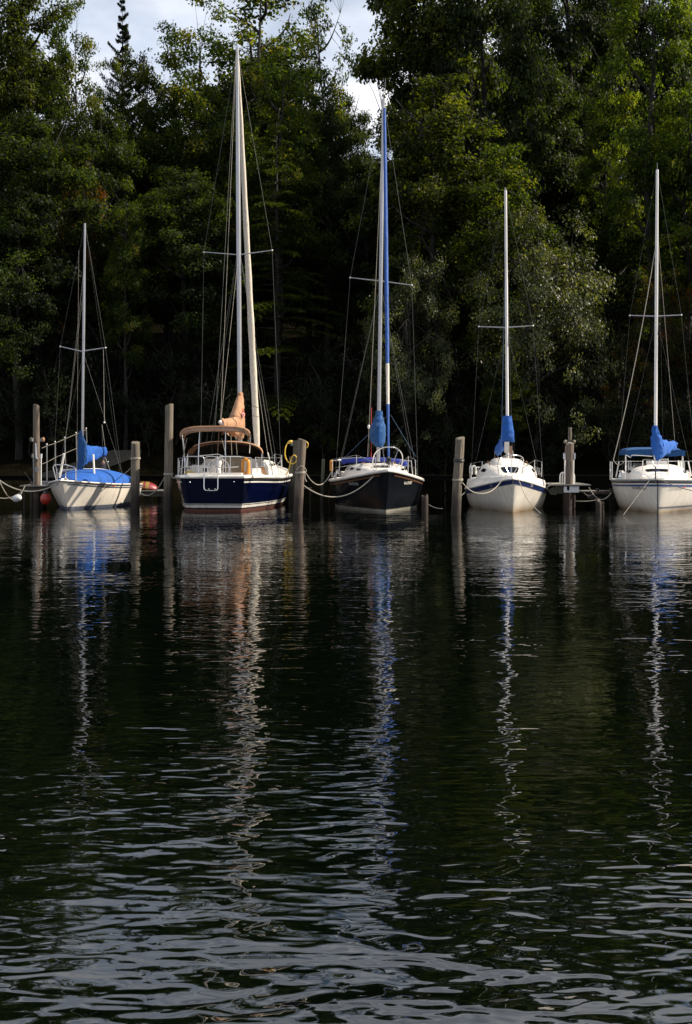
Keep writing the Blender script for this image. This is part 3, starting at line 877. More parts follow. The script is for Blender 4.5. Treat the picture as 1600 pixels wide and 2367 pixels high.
    def spreader(self, left, joint, right):
        for e in (left, right):
            o = tubeobj('spreader', [joint, Vector(joint).lerp(Vector(e), .5), e], [0.022, 0.019, 0.015], 'alu', self.root, 8)
            MB().ball(e, 0.03, 8, 6).build('spreader_tip', 'white_pvc', o)

def catmull_tube(b, name, pts, r, material, k=5, n=8, parent=None):
    return tubeobj(name, smoothpath(pts, k), r, material, parent or b.root, n)

def blob_loft(sections, seed, n=18, wrinkle=0.02, p=2.0):
    """cloth cover: sections (centre, half side, half up, side dir, up dir) with creases running round"""
    rings = []; m = len(sections)
    for i, (c, a, h, u, v) in enumerate(sections):
        ring = []
        for j in range(n):
            an = 2 * math.pi * j / n; cc, s_ = math.cos(an), math.sin(an)
            w = 1 + wrinkle / max(a, h) * 1.3 * noise.noise(Vector((cc * 1.6 + seed, s_ * 1.6, i * 0.35))) * 2 + wrinkle / max(a, h) * noise.noise(Vector((cc * 4 + seed, s_ * 4, i * 0.8)))
            ring.append(Vector(c) + Vector(u) * (a * w * math.copysign(abs(cc) ** (2 / p), cc)) + Vector(v) * (h * w * math.copysign(abs(s_) ** (2 / p), s_)))
        rings.append(ring)
    return MB().loft(rings)

def interp_sections(keys, k):
    out = []
    for i in range(len(keys) - 1):
        for j in range(k):
            t = j / k; a, b = keys[i], keys[i + 1]
            ts = sstep(t)
            out.append((Vector(a[0]).lerp(Vector(b[0]), t), a[1] + (b[1] - a[1]) * ts, a[2] + (b[2] - a[2]) * ts, a[3], a[4]))
    out.append(keys[-1]); return out
X_, Y_, Z_ = Vector((1, 0, 0)), Vector((0, 1, 0)), Vector((0, 0, 1))
GB = 'sailboats moored in a row'

# ================================================================== boat 1: small cream boat with blue covers
b1 = Boat('sailboat', 'small cream sailboat with blue boom cover and blue deck tarpaulin, farthest left of the five', GB,
          (-9.02, 41.0), math.radians(-4.5), 6.9, 2.45, 0.97, 0.74, 0.66, tr=0.8, rake=0.75, entry=0.80, sm=.5, ebow=0.62, emid=0.18)
b1.hull('hull1'); b1.deck('white', 0.05); b1.rail('white_old', 0.028)
b1.strip('rub_strake', 'dark_stripe', 0.03, 0.055); b1.strip('cove_stripe', 'boot_blue', 0.085, 0.125, s0=0.02)
b1.strip('boot_stripe', 'boot_blue', 0.10, 0.0, absolute=True, transom=True)
b1.text('VA 1652 CH', 1, 1.95, 0.69, 0.085, 'ink'); b1.text('VA 1652 CH', -1, 1.35, 0.70, 0.085, 'ink')
mb = MB(); 
mb.add([b1.pt(s, z, 1, 0.007) for s, z in ((.333, .765), (.352, .765), (.352, .70), (.333, .70))], [(0, 1, 2, 3)]); mb.build('sticker', 'sticker', b1.h, smooth=False)
b1.mast(zA(745, 690, 44), at(196.5, 516, 44), 0.048)
b1.spreader(at(139.5, 801, 44), at(188, 812, 44), at(244, 803.6, 44))
tarp = b1.house('deck_tarpaulin', [(1.5, 0.12, .88, .97), (1.8, 0.50, .86, 1.08), (2.3, 0.80, .82, 1.22), (3.0, 0.96, .78, 1.29), (4.0, 1.05, .76, 1.27), (5.2, 1.05, .74, 1.16), (6.2, 0.9, .70, 1.02)], 'blue_cloth', 2.4, 20)
catmull_tube(b1, 'tarpaulin_roll', [zA(540, 690, 43.6), zA(570, 662, 44), zA(700, 655, 44.6), zA(850, 655, 45.0), zA(960, 665, 45.3), zA(1040, 690, 45.3), zA(1060, 730, 45.3)], [.04] * 5 + [.055] * 10 + [.07] * 16, 'white', 5)
catmull_tube(b1, 'roll_edge', [zA(960, 676, 45.1), zA(1000, 690, 45.1), zA(1050, 705, 45.1)], .07, 'white_old', 4)
# sail cover: collar on the mast and boom part swinging right
boom_a, boom_b = zA(757, 520, 43.95), zA(958, 492, 46.3)
tubeobj('boom', [boom_a, boom_b + (boom_b - boom_a) * 0.03], 0.04, 'alu', b1.root)
ks = [(zA(732, 297, 43.95), .055, .06, X_, Y_), (zA(734, 345, 43.95), .08, .08, X_, Y_), (zA(745, 420, 43.97), .155, .11, X_, Y_), (zA(744, 520, 43.97), .15, .11, X_, Y_), (zA(735, 600, 43.95), .125, .10, X_, Y_), (zA(727, 672, 43.92), .09, .08, X_, Y_)]
blob_loft(interp_sections(ks, 6), 1, wrinkle=.014).build('mast_cover', 'teal_cloth', b1.root)
sd = (boom_b - boom_a).cross(Z_).normalized()
ks = [(zA(765, 512, 44.0), .10, .34, sd, Z_), (zA(800, 505, 44.35), .10, .30, sd, Z_), (zA(860, 497, 45.0), .09, .215, sd, Z_), (zA(915, 492, 45.7), .08, .165, sd, Z_), (zA(958, 490, 46.3), .06, .15, sd, Z_)]
blob_loft(interp_sections(ks, 6), 4, wrinkle=.03).build('boom_cover', 'blue_cloth', b1.root)
tubeobj('cover_strap', [zA(925, 455, 45.75), zA(918, 492, 45.6), zA(928, 530, 45.75)], .012, 'black', b1.root, 5)
# bow pulpit
pw = [zA(512, 750, 41.6), zA(485, 640, 41.6), zA(487, 618, 41.6), zA(500, 606, 41.5), zA(560, 606, 41.2), zA(606, 606, 41.1), zA(612, 620, 41.1), zA(600, 660, 41.15), zA(594, 725, 41.3)]
pul = tubeobj('pulpit', smoothpath(pw, 3), .016, 'steel', b1.root)
tubeobj('pulpit_leg', smoothpath([zA(606, 606, 41.1), zA(650, 620, 41.6), zA(683, 632, 42.2), zA(689, 650, 42.4), zA(689, 750, 42.4)], 3), .016, 'steel', pul)
tubeobj('pulpit_leg', [zA(500, 606, 41.5), zA(514, 640, 42.1), zA(520, 745, 42.3)], .014, 'steel', pul)
tubeobj('bow_roller', smoothpath([zA(545, 755, 41.0), zA(570, 735, 41.1), zA(600, 728, 41.3), zA(625, 748, 41.6)], 3), .018, 'steel', b1.root)
MB().box(zA(575, 745, 41.3), (.07, .12, .03)).build('anchor_fitting', 'black', b1.root)
tubeobj('white_post', [zA(542, 722, 42.2), zA(582, 505, 42.0)], .036, 'white_pvc', b1.root)
tubeobj('white_post', [zA(860, 766, 43.2), zA(847, 510, 43.2)], .032, 'white_pvc', b1.root)
for x0, x1 in ((1050, 1110), (1065, 1122)):
    tubeobj('stern_rail', [zA(x0, 690, 46.8), zA(x1, 795, 46.6)], .016, 'steel', b1.root)
MB().tube([zA(1168, 750, 47.2), zA(1168, 800, 47.2)], .05, 8).build('outboard_bracket', 'steel', b1.root)
# rigging
b1.wire('forestay', b1.mp(8.3), b1.w(0, .1, 1.0)); b1.wire('backstay', b1.mt_, b1.w(.2, 6.8, .8))
b1.wire('shroud', b1.mt_, at(139.5, 801, 44)); b1.wire('shroud', at(139.5, 801, 44), b1.pt(.45, .78, -1))
b1.wire('shroud', b1.mt_, at(244, 803.6, 44)); b1.wire('shroud', at(244, 803.6, 44), b1.pt(.45, .78, 1))
b1.wire('lower_shroud', b1.mp(5.2), b1.pt(.5, .76, -1)); b1.wire('lower_shroud', b1.mp(5.2), b1.pt(.5, .76, 1))
b1.wire('halyard', zA(715, 0, 43.9) + Vector((0, 0, 5)), zA(697, 740, 42.4), .007, 'rope_dark')
b1.wire('topping_lift', at(190, 690, 44), zA(622, 190, 45.5), .009, 'rope_dark'); b1.wire('topping_lift', zA(622, 190, 45.5), zA(590, 355, 46), .008, 'rope_dark')
b1.wire('flag_halyard', at(239, 806, 44), zA(948, 225, 44), .014, 'rope'); MB().ball(zA(948, 222, 44), .035, 8, 6).build('halyard_block', 'white_pvc', b1.root)
b1.wire('mainsheet', zA(926, 240, 46.3), zA(932, 450, 46.3), .008, 'rope'); b1.wire('mainsheet', zA(926, 240, 46.3), zA(956, 460, 46.3), .01, 'rope')
for i, (xa, xb) in enumerate(((940, 930), (950, 965), (955, 1000), (945, 948))):
    b1.wire('sheet_tackle', zA(xa, 535, 46.3), zA(xb, 660, 46.3), .014, 'rope')
MB().ball(zA(937, 590, 46.3), .06, 10, 7, long=1.6).build('sheet_block', 'tan_dark', b1.root)
MB().ball(zA(982, 580, 46.5), .03, 8, 6).build('cleat_knob', 'steel', b1.root)

# ================================================================== boat 2: navy cruiser, stern to the camera
hd = math.radians(176.0)
b2 = Boat('sailboat', 'large navy blue sailboat seen from its stern, with tan bimini and tan sail cover', GB,
          (-3.42, 50.8), hd, 10.5, 3.75, 1.42, 1.02, 1.10, tr=0.53, rake=0.9, entry=0.8, emid=0.13, d=.3, trake=-0.4, sm=.5)
b2.hull('hull2'); b2.deck('white', 0.04); b2.rail('white', 0.055)
b2.strip('rub_strake', 'black', 0.05, 0.11); b2.strip('cove_stripe', 'boot_white', 0.145, 0.19)
b2.strip('boot_stripe', 'boot_white', 0.20, 0.12, absolute=True, transom=True)
b2.strip('boot_line', 'boot_white', 0.245, 0.225, absolute=True, transom=True)
b2.strip('antifouling', 'antifoul', 0.085, -0.05, absolute=True, transom=True)
# cockpit coaming and seats; the well is open between them
cs = [(1.2, .5, 1.25, 1.36), (2.0, .85, 1.15, 1.48), (3.2, 1.12, 1.10, 1.58), (4.6, 1.2, 1.05, 1.62), (6.2, 1.2, 1.03, 1.62)]
b2.house('cabin', cs, 'white', 4)
st2, p2_ = b2._house
for y0, y1 in ((2.6, 3.3), (3.6, 4.4), (4.7, 5.6)):
    for t0, t1 in ((0.10, 0.16), (0.84, 0.90)):
        b2.hpatch('cabin_window', y0, y1, t0, t1, 'window', b2.root)
def lbox(bt, name, c, half, material, parent=None):
    mb = MB(); mb.box(c, half); mb.v = [bt.m @ p for p in mb.v]
    o = mb.build(name, material, parent or bt.root)
    return o
for sd_ in (-1, 1):
    lbox(b2, 'cockpit_coaming', (sd_ * .98, 7.8, 1.19), (.09, 1.4, .13), 'white')
    lbox(b2, 'cockpit_seat', (sd_ * .72, 8.1, 1.16), (.16, 1.6, .05), 'teak')
lbox(b2, 'bulkhead', (0, 6.28, 1.30), (.98, .05, .32), 'white')
hole = lbox(b2, 'companionway_door', (.12, 6.35, 1.28), (.26, .02, .30), 'teak')
lbox(b2, 'stern_seat', (0, 9.95, 1.14), (.85, .22, .07), 'white')
lbox(b2, 'helm_seat_back', (.48, 9.35, 1.28), (.38, .05, .17), 'white_old')
MB().loft([[b2.m @ Vector((.42 + .075 * math.cos(a), 9.41 + dy, 1.30 + .075 * math.sin(a))) for a in [2 * math.pi * i / 14 for i in range(14)]] for dy in (0, .012)]).build('round_port', 'black', b2.root)
MB().add([zB(668, 795, 42.4), zB(845, 795, 42.4), zB(845, 940, 42.4), zB(815, 1000, 42.4), zB(700, 1000, 42.4), zB(668, 900, 42.4),
          zB(668, 795, 42.46), zB(845, 795, 42.46), zB(845, 940, 42.46), zB(815, 1000, 42.46), zB(700, 1000, 42.46), zB(668, 900, 42.46)],
         [(0, 1, 2, 3, 4, 5), (11, 10, 9, 8, 7, 6)] + [(i, (i + 1) % 6, (i + 1) % 6 + 6, i + 6) for i in range(6)]).build('spray_curtain', 'beige', b2.root)
# mast, boom, sails
b2.mast(zB(832, 790, 46), at(548.5, 110, 46), 0.085, 'alu', .055)
b2.spreader(at(471.6, 582.6, 46), at(552, 589, 46), at(629.4, 578.5, 46))
MB().tube([at(548, 108, 46), at(548, 98, 46)], .02, 6).tube([at(540, 86, 46), at(540, 104, 46)], .012, 5).build('masthead_fitting', 'grey_pvc', b2.mast_o)
wv = MB().tube([at(540, 76, 46), at(540, 104, 46)], .010, 5).tube([at(531, 75, 46), at(546, 77, 46)], .014, 5); wv.build('wind_vane', 'white_pvc', b2.mast_o)
jt, jb = at(549, 120, 46.1), b2.w(0, .25, 1.55)
n = 30; pth = [jt.lerp(jb, i / n) for i in range(n + 1)]
rad = [min(.03 + .11 * (i / n) ** .5 * 1.0, .125) * (1 + .06 * math.sin(i * 1.7)) for i in range(n + 1)]; rad[-2] = .10; rad[-1] = .05
tubeobj('furled_genoa', pth, rad, 'sail', b2.root, 12)
for q in (.86, .885):
    c = jt.lerp(jb, q); MB().tube([c + Vector((.135 * math.cos(a), .135 * math.sin(a), .02 * math.sin(a * 2))) for a in [2 * math.pi * i / 14 for i in range(14)]], .01, 5, closed=True).build('sail_tie', 'rope_dark', b2.root)
ba, bb_ = zB(830, 520, 45.9), zB(640, 440, 42.2)
tubeobj('boom', [ba, bb_], .06, 'alu', b2.root)
bd = (bb_ - ba).normalized(); sd = bd.cross(Z_).normalized()
def bp(t): return ba.lerp(bb_, t)
ks = [(zB(834, 118, 45.95), .085, .10, X_, Y_), (zB(834, 150, 45.9), .095, .13, X_, Y_), (zB(826, 200, 45.8), .14, .26, X_, Y_), (zB(814, 280, 45.6), .195, .5, X_, Y_),
      (zB(802, 370, 45.5), .262, .7, X_, Y_), (zB(798, 450, 45.5), .28, .75, X_, Y_), (zB(806, 540, 45.5), .235, .6, X_, Y_), (zB(825, 596, 45.7), .15, .35, X_, Y_)]
blob_loft(interp_sections(ks, 6), 9, n=26, wrinkle=.02).build('mast_cover', 'tan_cloth', b2.root)
ks = [(bp(.02) + Vector((0, 0, .12)), .2, .45, sd, Z_), (bp(.3) + Vector((0, 0, .08)), .19, .34, sd, Z_), (bp(.6) + Vector((0, 0, .03)), .16, .24, sd, Z_), (bp(.9), .12, .17, sd, Z_), (bp(1.0), .08, .13, sd, Z_)]
blob_loft(interp_sections(ks, 7), 12, n=20, wrinkle=.02).build('boom_cover', 'tan_cloth', b2.root)
MB().loft([[p + Vector((0, dy, 0)) for p in (zB(636, 525, 43), zB(700, 530, 43.4), zB(720, 575, 43.4), zB(690, 545, 43.2), zB(660, 552, 43), zB(638, 568, 43))] for dy in (0, .03)]).build('cover_flap', 'tan_cloth', b2.root)
# emblem low on the mast cover
ec = zB(866, 350, 44.86)
def disc(mb, c, a, h, n=20, u=X_, v=Z_, th=.01):
    f = Vector(u).cross(Vector(v)).normalized() * th
    rr = [[Vector(c) + Vector(u) * a * math.cos(2 * math.pi * i / n) + Vector(v) * h * math.sin(2 * math.pi * i / n) + f * k for i in range(n)] for k in (0, 1)]
    return mb.loft(rr)
eu = Vector((.86, .5, 0)).normalized(); en = Vector((.5, -.86, 0)).normalized()
ec = zB(862, 352, 45.0) + en * .0
em = disc(MB(), ec, .075, .10, u=eu).build('emblem', 'emblem_red', b2.root, label='round red emblem with a white ring and red flame tip')
MB().add([ec + eu * -.045 + Z_ * .09 + en * .01, ec + eu * .03 + Z_ * .09 + en * .01, ec + eu * -.01 + Z_ * .24 + en * .0], [(0, 1, 2)]).build('flame_tip', 'emblem_red', em, smooth=False)
disc(MB(), ec + en * .014, .05, .07, u=eu).build('emblem_ring', 'ink_white', em)
disc(MB(), ec + en * .026, .028, .04, u=eu).build('emblem_centre', 'emblem_red', em)
# bimini: canvas on hoops
def canopy(mb, xs0, xs1, cz, cen, p=3.2, n=22, th=.02):
    """two or more hoops (half width, crown height, side height, centre point) joined by canvas with thickness"""
    for off in (0, -th):
        rings = []
        for (hw, zc, zs, c) in cen:
            r_ = []
            for i in range(n + 1):
                a = math.pi * i / n; cc, s_ = math.cos(a), math.sin(a)
                r_.append(Vector((c.x - (hw + off) * math.copysign(abs(cc) ** (2 / p), cc), c.y, zs + (zc + off - zs) * abs(s_) ** (2 / p))))
            rings.append(r_)
        mb.loft(rings, closed=False, caps=False)
    return mb
def z_at(y_full, Y): return CAM_H - (y_full - HY) / F * Y
cb = zB(580, 0, 41.2)
bim = canopy(MB(), 0, 0, 0, [(1.08, 2.66, 2.36, Vector((zB(580, 0, 40.9).x, 40.9, 0))), (1.10, 2.70, 2.42, Vector((zB(582, 0, 41.6).x, 41.6, 0))), (1.10, 2.66, 2.34, Vector((zB(586, 0, 42.3).x, 42.3, 0))), (1.08, 2.56, 2.24, Vector((zB(588, 0, 43.0).x, 43.0, 0)))]).build('bimini', 'tan_dark', b2.root, label='brown canvas bimini on tube hoops')
for Y, cx in ((40.92, 580), (42.98, 588)):
    c = zB(cx, 0, Y).x
    tubeobj('bimini_hoop', [Vector((c - 1.07 * math.copysign(abs(math.cos(a)) ** .62, math.cos(a)), Y, 2.34 + .32 * abs(math.sin(a)) ** .62)) for a in [math.pi * i / 24 for i in range(25)]], .016, 'steel', bim)
rg = []
for zz in (0.0, -.055, -.11):
    rg.append([Vector((cb.x - (1.095 + zz * .1) * math.copysign(abs(math.cos(a)) ** .62, math.cos(a)), 40.87 + zz * .2, 2.36 + zz + .30 * abs(math.sin(a)) ** .62)) for a in [math.pi * i / 24 for i in range(25)]])
MB().loft(rg, closed=False, caps=False).build('bimini_valance', 'tan_dark', bim)
tubeobj('bimini_piping', [Vector((cb.x - 1.09 * math.copysign(abs(math.cos(a)) ** .62, math.cos(a)), 40.88, 2.37 + .30 * abs(math.sin(a)) ** .62)) for a in [math.pi * i / 24 for i in range(25)]], .022, 'tan_cloth', bim)
for a_, c_, ya, yb in (((412, 475), (400, 780), 41, 40.9), ((681, 490), (678, 775), 41, 40.9), ((230, 560), (250, 780), 40.9, 41.4), ((278, 600), (240, 785), 42.9, 41.4), ((242, 600), (262, 900), 42.9, 42), ((915, 570), (912, 640), 42.9, 42.6), ((940, 580), (930, 750), 40.9, 41.4), ((612, 530), (596, 790), 42.9, 41.2)):
    tubeobj('bimini_strut', [zB(*a_, ya), zB(*c_, yb)], .016, 'steel', bim, 7)
bimcorner = MB().loft([[zB(865, 490, 41 + d_), zB(905, 520, 41 + d_), zB(946, 560, 41 + d_), zB(944, 582, 41 + d_), zB(905, 568, 41 + d_), zB(888, 560, 41 + d_)] for d_ in (-.25, 1.6)]).build('bimini_corner', 'tan_cloth', bim)
# dodger: tan arch, smoky windows
dc = zB(683, 0, 44.4).x
dod = canopy(MB(), 0, 0, 0, [(1.27, 2.20, 1.78, Vector((dc, 44.0, 0))), (1.27, 2.24, 1.82, Vector((dc, 44.5, 0))), (1.20, 2.16, 1.74, Vector((dc, 45.0, 0)))], p=2.4).build('dodger', 'tan_cloth', b2.root, label='tan canvas dodger with smoky windows')
rings = []
for (hw, zc, zs, Y) in ((1.19, 2.14, 1.74, 45.0), (1.15, 1.55, 1.35, 45.6)):
    rings.append([Vector((dc - hw * math.copysign(abs(math.cos(a)) ** .83, math.cos(a)), Y, zs + (zc - zs) * abs(math.sin(a)) ** .83)) for a in [math.pi * i / 24 for i in range(25)]])
MB().loft(rings, closed=False, caps=False).build('dodger_window', 'vinyl', dod)
for sg in (-1, 1):
    MB().loft([[Vector((dc + sg * (1.26 - .03 * k), Y, z)) for Y, z in ((44.05, 1.80), (45.0, 1.76), (45.6, 1.4), (45.5, 1.22), (44.1, 1.15))] for k in (0, 1)]).build('dodger_side_window', 'vinyl', dod)
    tubeobj('dodger_hoop', [Vector((dc + sg * 1.26, 44.0, 1.8)), Vector((dc + sg * 1.25, 44.0, 1.15))], .018, 'steel', dod)
    tubeobj('dodger_hoop', [Vector((dc + sg * 1.24, 44.6, 1.8)), Vector((dc + sg * 1.22, 44.2, 1.15))], .014, 'steel', dod)
MB().loft([[zB(*q, 43.6 + d_) for q in ((1045, 890), (1078, 890), (1112, 975), (1060, 968), (1042, 930))] for d_ in (0, .05)]).build('hanging_cloth', 'tan_cloth', dod)
# wheel and pedestal
wc = zB(605, 918, 41.4); R_ = .345
wh = MB().tube([wc + Vector((R_ * math.cos(a), .05 * math.sin(a), R_ * math.sin(a))) for a in [2 * math.pi * i / 36 for i in range(36)]], .014, 8, closed=True).build('steering_wheel', 'steel', b2.root)
for i in range(6):
    a = math.pi / 6 + i * math.pi / 3
    tubeobj('spoke', [wc, wc + Vector((R_ * math.cos(a), .05 * math.sin(a), R_ * math.sin(a)))], .008, 'steel', wh, 6)
MB().ball(wc, .035).build('wheel_hub', 'steel', wh)
MB().loft([[Vector((wc.x + r_ * math.cos(a), 41.55 + r_ * math.sin(a), z)) for a in [2 * math.pi * i / 14 for i in range(14)]] for z, r_ in ((1.06, .11), (1.12, .085), (1.30, .06), (1.42, .07), (1.50, .095), (1.56, .09), (1.62, .05))]).build('pedestal', 'white_pvc', b2.root)
tubeobj('pedestal_guard', smoothpath([wc + Vector((-.13, .25, -.3)), wc + Vector((-.12, .25, .3)), wc + Vector((-.03, .25, .38)), wc + Vector((.06, .25, .38)), wc + Vector((.13, .25, .3)), wc + Vector((.13, .25, -.3))], 3), .013, 'steel', b2.root)
# pushpit
pp = tubeobj('stern_pulpit', smoothpath([zB(250, 792, 41.2), zB(285, 786, 40.6), zB(430, 788, 40.3), zB(450, 800, 40.25), zB(460, 830, 40.25), zB(460, 1000, 40.25)], 3), .015, 'steel', b2.root)
tubeobj('pulpit_rail', smoothpath([zB(600, 1000, 40.25), zB(598, 830, 40.25), zB(606, 800, 40.25), zB(640, 788, 40.3), zB(780, 786, 40.4), zB(850, 790, 40.6), zB(945, 800, 41.4)], 3), .015, 'steel', pp)
tubeobj('pulpit_rail', smoothpath([zB(205, 910, 42), zB(285, 893, 40.6), zB(400, 897, 40.35), zB(598, 902, 40.25), zB(815, 893, 40.5)], 3), .013, 'steel', pp)
for q in (((190, 800), (188, 990), 43), ((285, 788), (272, 905), 40.7), ((398, 788), (400, 1000), 40.4), ((262, 800), (255, 980), 41.2), ((237, 800), (222, 1000), 42), ((678, 788), (682, 1000), 40.4), ((945, 800), (948, 1000), 41.2), ((730, 790), (726, 1000), 40.45)):
    tubeobj('rail_post', [zB(*q[0], q[2]), zB(*q[1], q[2])], .014, 'steel', pp, 7)
tubeobj('upper_rail', [zB(188, 806, 43), zB(250, 797, 41.2)], .015, 'steel', pp)
tubeobj('gate_line', [zB(405, 780, 40.9), zB(600, 762, 41), zB(680, 790, 40.9)], .012, 'white_pvc', pp, 6)
# swim ladder folded against the transom
lad = tubeobj('swim_ladder', smoothpath([zB(458, 1000, 40.1), zB(456, 1100, 40.05), zB(464, 1128, 40.03), zB(485, 1139, 40.02), zB(570, 1140, 40.02), zB(592, 1130, 40.03), zB(600, 1105, 40.05), zB(600, 1000, 40.1)], 3), .016, 'steel', b2.root)
tubeobj('ladder_side', smoothpath([zB(462, 1000, 40.2), zB(460, 830, 40.2), zB(468, 800, 40.2), zB(500, 787, 40.2), zB(560, 787, 40.2), zB(592, 797, 40.2), zB(600, 830, 40.2), zB(600, 1000, 40.2)], 3), .013, 'steel', lad)
for x in (505, 570): MB().ball(zB(x, 1126, 40.0), .025, 8, 6).build('ladder_step_pad', 'grey_pvc', lad)
for x, y in ((308, 1052), (768, 1050)): MB().ball(zB(x, y, 40.15), .022, 8, 6).build('transom_fitting', 'steel', b2.root)
# side rails forward, with stanchions
def lifelines(bt, posts, heights=(1.0, .52), side=1, mat_='steel', r=.012, post_r=.013):
    """posts: list of (base, top)"""
    for a, t in posts: tubeobj('stanchion', [a, t], post_r, mat_, bt.root, 7)
    for h in heights:
        tubeobj('lifeline', [Vector(a).lerp(Vector(t), h) for a, t in posts], r * .7, mat_, bt.root, 5)
lifelines(b2, [(zB(1010, 985, 42.4), zB(990, 795, 42.4)), (zB(1170, 985, 44.6), zB(1130, 800, 44.6)), (zB(1280, 975, 46.5), zB(1250, 797, 46.5)), (zB(1268, 960, 48.5), zB(1262, 772, 48.5)), (zB(1190, 930, 50.4), zB(1190, 760, 50.4))])
tubeobj('bow_rail', [zB(1262, 772, 48.5), zB(1190, 760, 50.6), zB(1150, 800, 50.2)], .014, 'steel', b2.root)
lifelines(b2, [(zB(190, 985, 43), zB(190, 806, 43)), (zB(208, 960, 46.5), zB(200, 830, 46.5)), (zB(300, 930, 49), zB(298, 820, 49))])
tubeobj('gate_brace', [zB(1280, 970, 46.5), zB(1200, 905, 46.5), zB(1255, 820, 46.5)], .012, 'steel', b2.root, 6)
tubeobj('boarding_pole', [zB(1175, 975, 44.6), zB(1118, 745, 44.4)], .022, 'white_pvc', b2.root)
for i, (x, y, Y) in enumerate(((1010, 930, 43), (1080, 860, 43.5), (1000, 880, 43.2))):
    o = MB().loft([[zB(x, y, Y) + Vector((r_ * math.cos(a), r_ * math.sin(a), z)) for a in [2 * math.pi * k / 12 for k in range(12)]] for z, r_ in ((-.06, .06), (.0, .045), (.05, .055), (.07, .04))]).build('winch', 'steel', b2.root)
# rigging
b2.wire('backstay', at(546, 112, 46), zB(575, 440, 43.0), .009); b2.wire('backstay', zB(575, 440, 43.0), b2.w(0.1, 10.4, 1.2), .009)
b2.wire('topping_lift', at(547, 112, 46), zB(628, 415, 42.3), .009, 'rope'); b2.wire('flag_halyard', at(550, 600, 46), zB(632, 415, 42.4), .008, 'rope')
MB().ball(zB(625, 428, 42.2), .06, 8, 6).build('boom_block', 'white_pvc', b2.root)
for (tip, sd_) in ((at(471.6, 582.6, 46), 1), (at(629.4, 578.5, 46), -1)):
    b2.wire('shroud', b2.mt_, tip, .008); b2.wire('shroud', tip, b2.w(sd_ * 1.45, 4.7, 1.1), .008)
    b2.wire('lower_shroud', b2.mp(9.2), b2.w(sd_ * 1.3, 4.2, 1.1), .007); b2.wire('lower_shroud', b2.mp(9.2), b2.w(sd_ * 1.3, 5.3, 1.1), .007)
b2.wire('sheet_line', zB(1010, 0, 47), zB(1115, 740, 46.8), .011, 'rope'); b2.wire('sheet_line', zB(1040, 0, 47), zB(1165, 760, 47.5), .007, 'rope_dark')
b2.wire('sheet_line', zB(640, 600, 44), zB(745, 1000, 42.3), .01, 'rope'); b2.wire('mainsheet', zB(735, 570, 43.6), zB(745, 770, 43.9), .018, 'rope'); b2.wire('mainsheet', zB(785, 575, 43.6), zB(800, 770, 43.9), .016, 'rope')
tubeobj('hanging_line', sagpath(zB(880, 1010, 41), zB(1290, 1160, 46), .25), .008, 'rope_dark', b2.root, 5)
# fender-like pale patch: a quarter fender hung on the left side
# things lying on it
def horseshoe(name, c, w, h, r, material, label, cat, yaw=0.0, down=True, thick=1.0, strap=True):
    base = Vector((c.x, c.y, c.z - h / 2))
    u = Vector((math.cos(yaw), math.sin(yaw), 0))
    pts = []
    for i in range(21):
        a = math.pi * i / 20
        pts.append(Vector(c) + u * (w / 2) * -math.cos(a) + Z_ * (h / 2 - w / 2 + (w / 2) * math.sin(a)))
    pts = [Vector(c) - u * w / 2 - Z_ * h / 2, Vector(c) - u * w / 2 - Z_ * h * .2] + pts + [Vector(c) + u * w / 2 - Z_ * h * .2, Vector(c) + u * w / 2 - Z_ * h / 2]
    if not down: pts = [Vector((p.x, p.y, 2 * c.z - p.z)) for p in pts]
    t = thing(name, label, cat, base)
    f = MB().tube(pts, r, 10, flat=thick).build('foam_ring', material, t)
    if strap:
        for q in (4, len(pts) // 2, len(pts) - 5):
            p = pts[q]; MB().ball(p, r * 1.06, 10, 6).build('reflective_band', 'white_pvc' if name == 'x' else material, t)
    return t
lb = horseshoe('life_buoy', zB(888, 893, 41.35), .20, .46, .052, 'yellow_foam', 'orange yellow horseshoe life buoy on the stern rail of the navy boat', 'life buoy', yaw=-.35, thick=1.35, strap=False)
tubeobj('buoy_strap', [zB(870, 1000, 41.2), zB(900, 1030, 41.1), zB(925, 1000, 41.2)], .01, 'rope_dark', lb, 5)
mb = MB()
for i in range(5):
    a, c = zB(252 + i * 10, 942 + i * 8, 41.6 - .03 * i), zB(385 - i * 6, 965 + (i % 3) * 6 - 6, 41.4)
    mb.tube(sagpath(a, c, -.03 if i % 2 else .02, 8), [.02 + .012 * math.sin(k + i) ** 2 for k in range(9)], 7)
solo(mb, 'folded_cloth', 'yellow_cloth', 'crumpled bright yellow cloth on the left rear deck of the navy boat', 'cloth', zB(320, 985, 41.5))
mb = MB()
for i, (x, y, r_) in enumerate(((300, 985, .08), (322, 978, .07), (280, 990, .06))): mb.ball(zB(x, y, 41.1), r_, 10, 7)
solo(mb, 'deck_bag', 'white_old', 'small white bag lying beside the yellow cloth on the navy boat', 'bag', zB(305, 1003, 41.1))

# ================================================================== boat 3: black boat
b3 = Boat('sailboat', 'black hulled sailboat with blue furled jib and teal sail cover, bow towards the viewer', GB,
          (1.28, 39.6), math.radians(2.8), 9.3, 3.15, 1.31, 0.86, 0.84, tr=0.72, rake=.95, entry=.74, ebow=.52, emid=.12, deadrise=.42)
b3.hull('hull3'); b3.deck('white', .07); b3.rail('white', .05)
b3.strip('cove_line', 'orange_line', .10, .15, s0=.02); b3.strip('waterline_scum', 'boot_scum', .065, -.02, absolute=True)
b3.text('VA 6734 BN', 1, 1.35, .84, .10, 'ink_white'); b3.text('VA 6734 BN', -1, 1.85, .80, .10, 'ink_grey')
st = [(1.5, .10, 1.18, 1.24), (2.2, .55, 1.10, 1.34), (3.2, .85, 1.0, 1.44), (4.2, 1.02, .94, 1.48), (5.8, 1.08, .88, 1.46), (7.0, 1.02, .86, 1.42)]
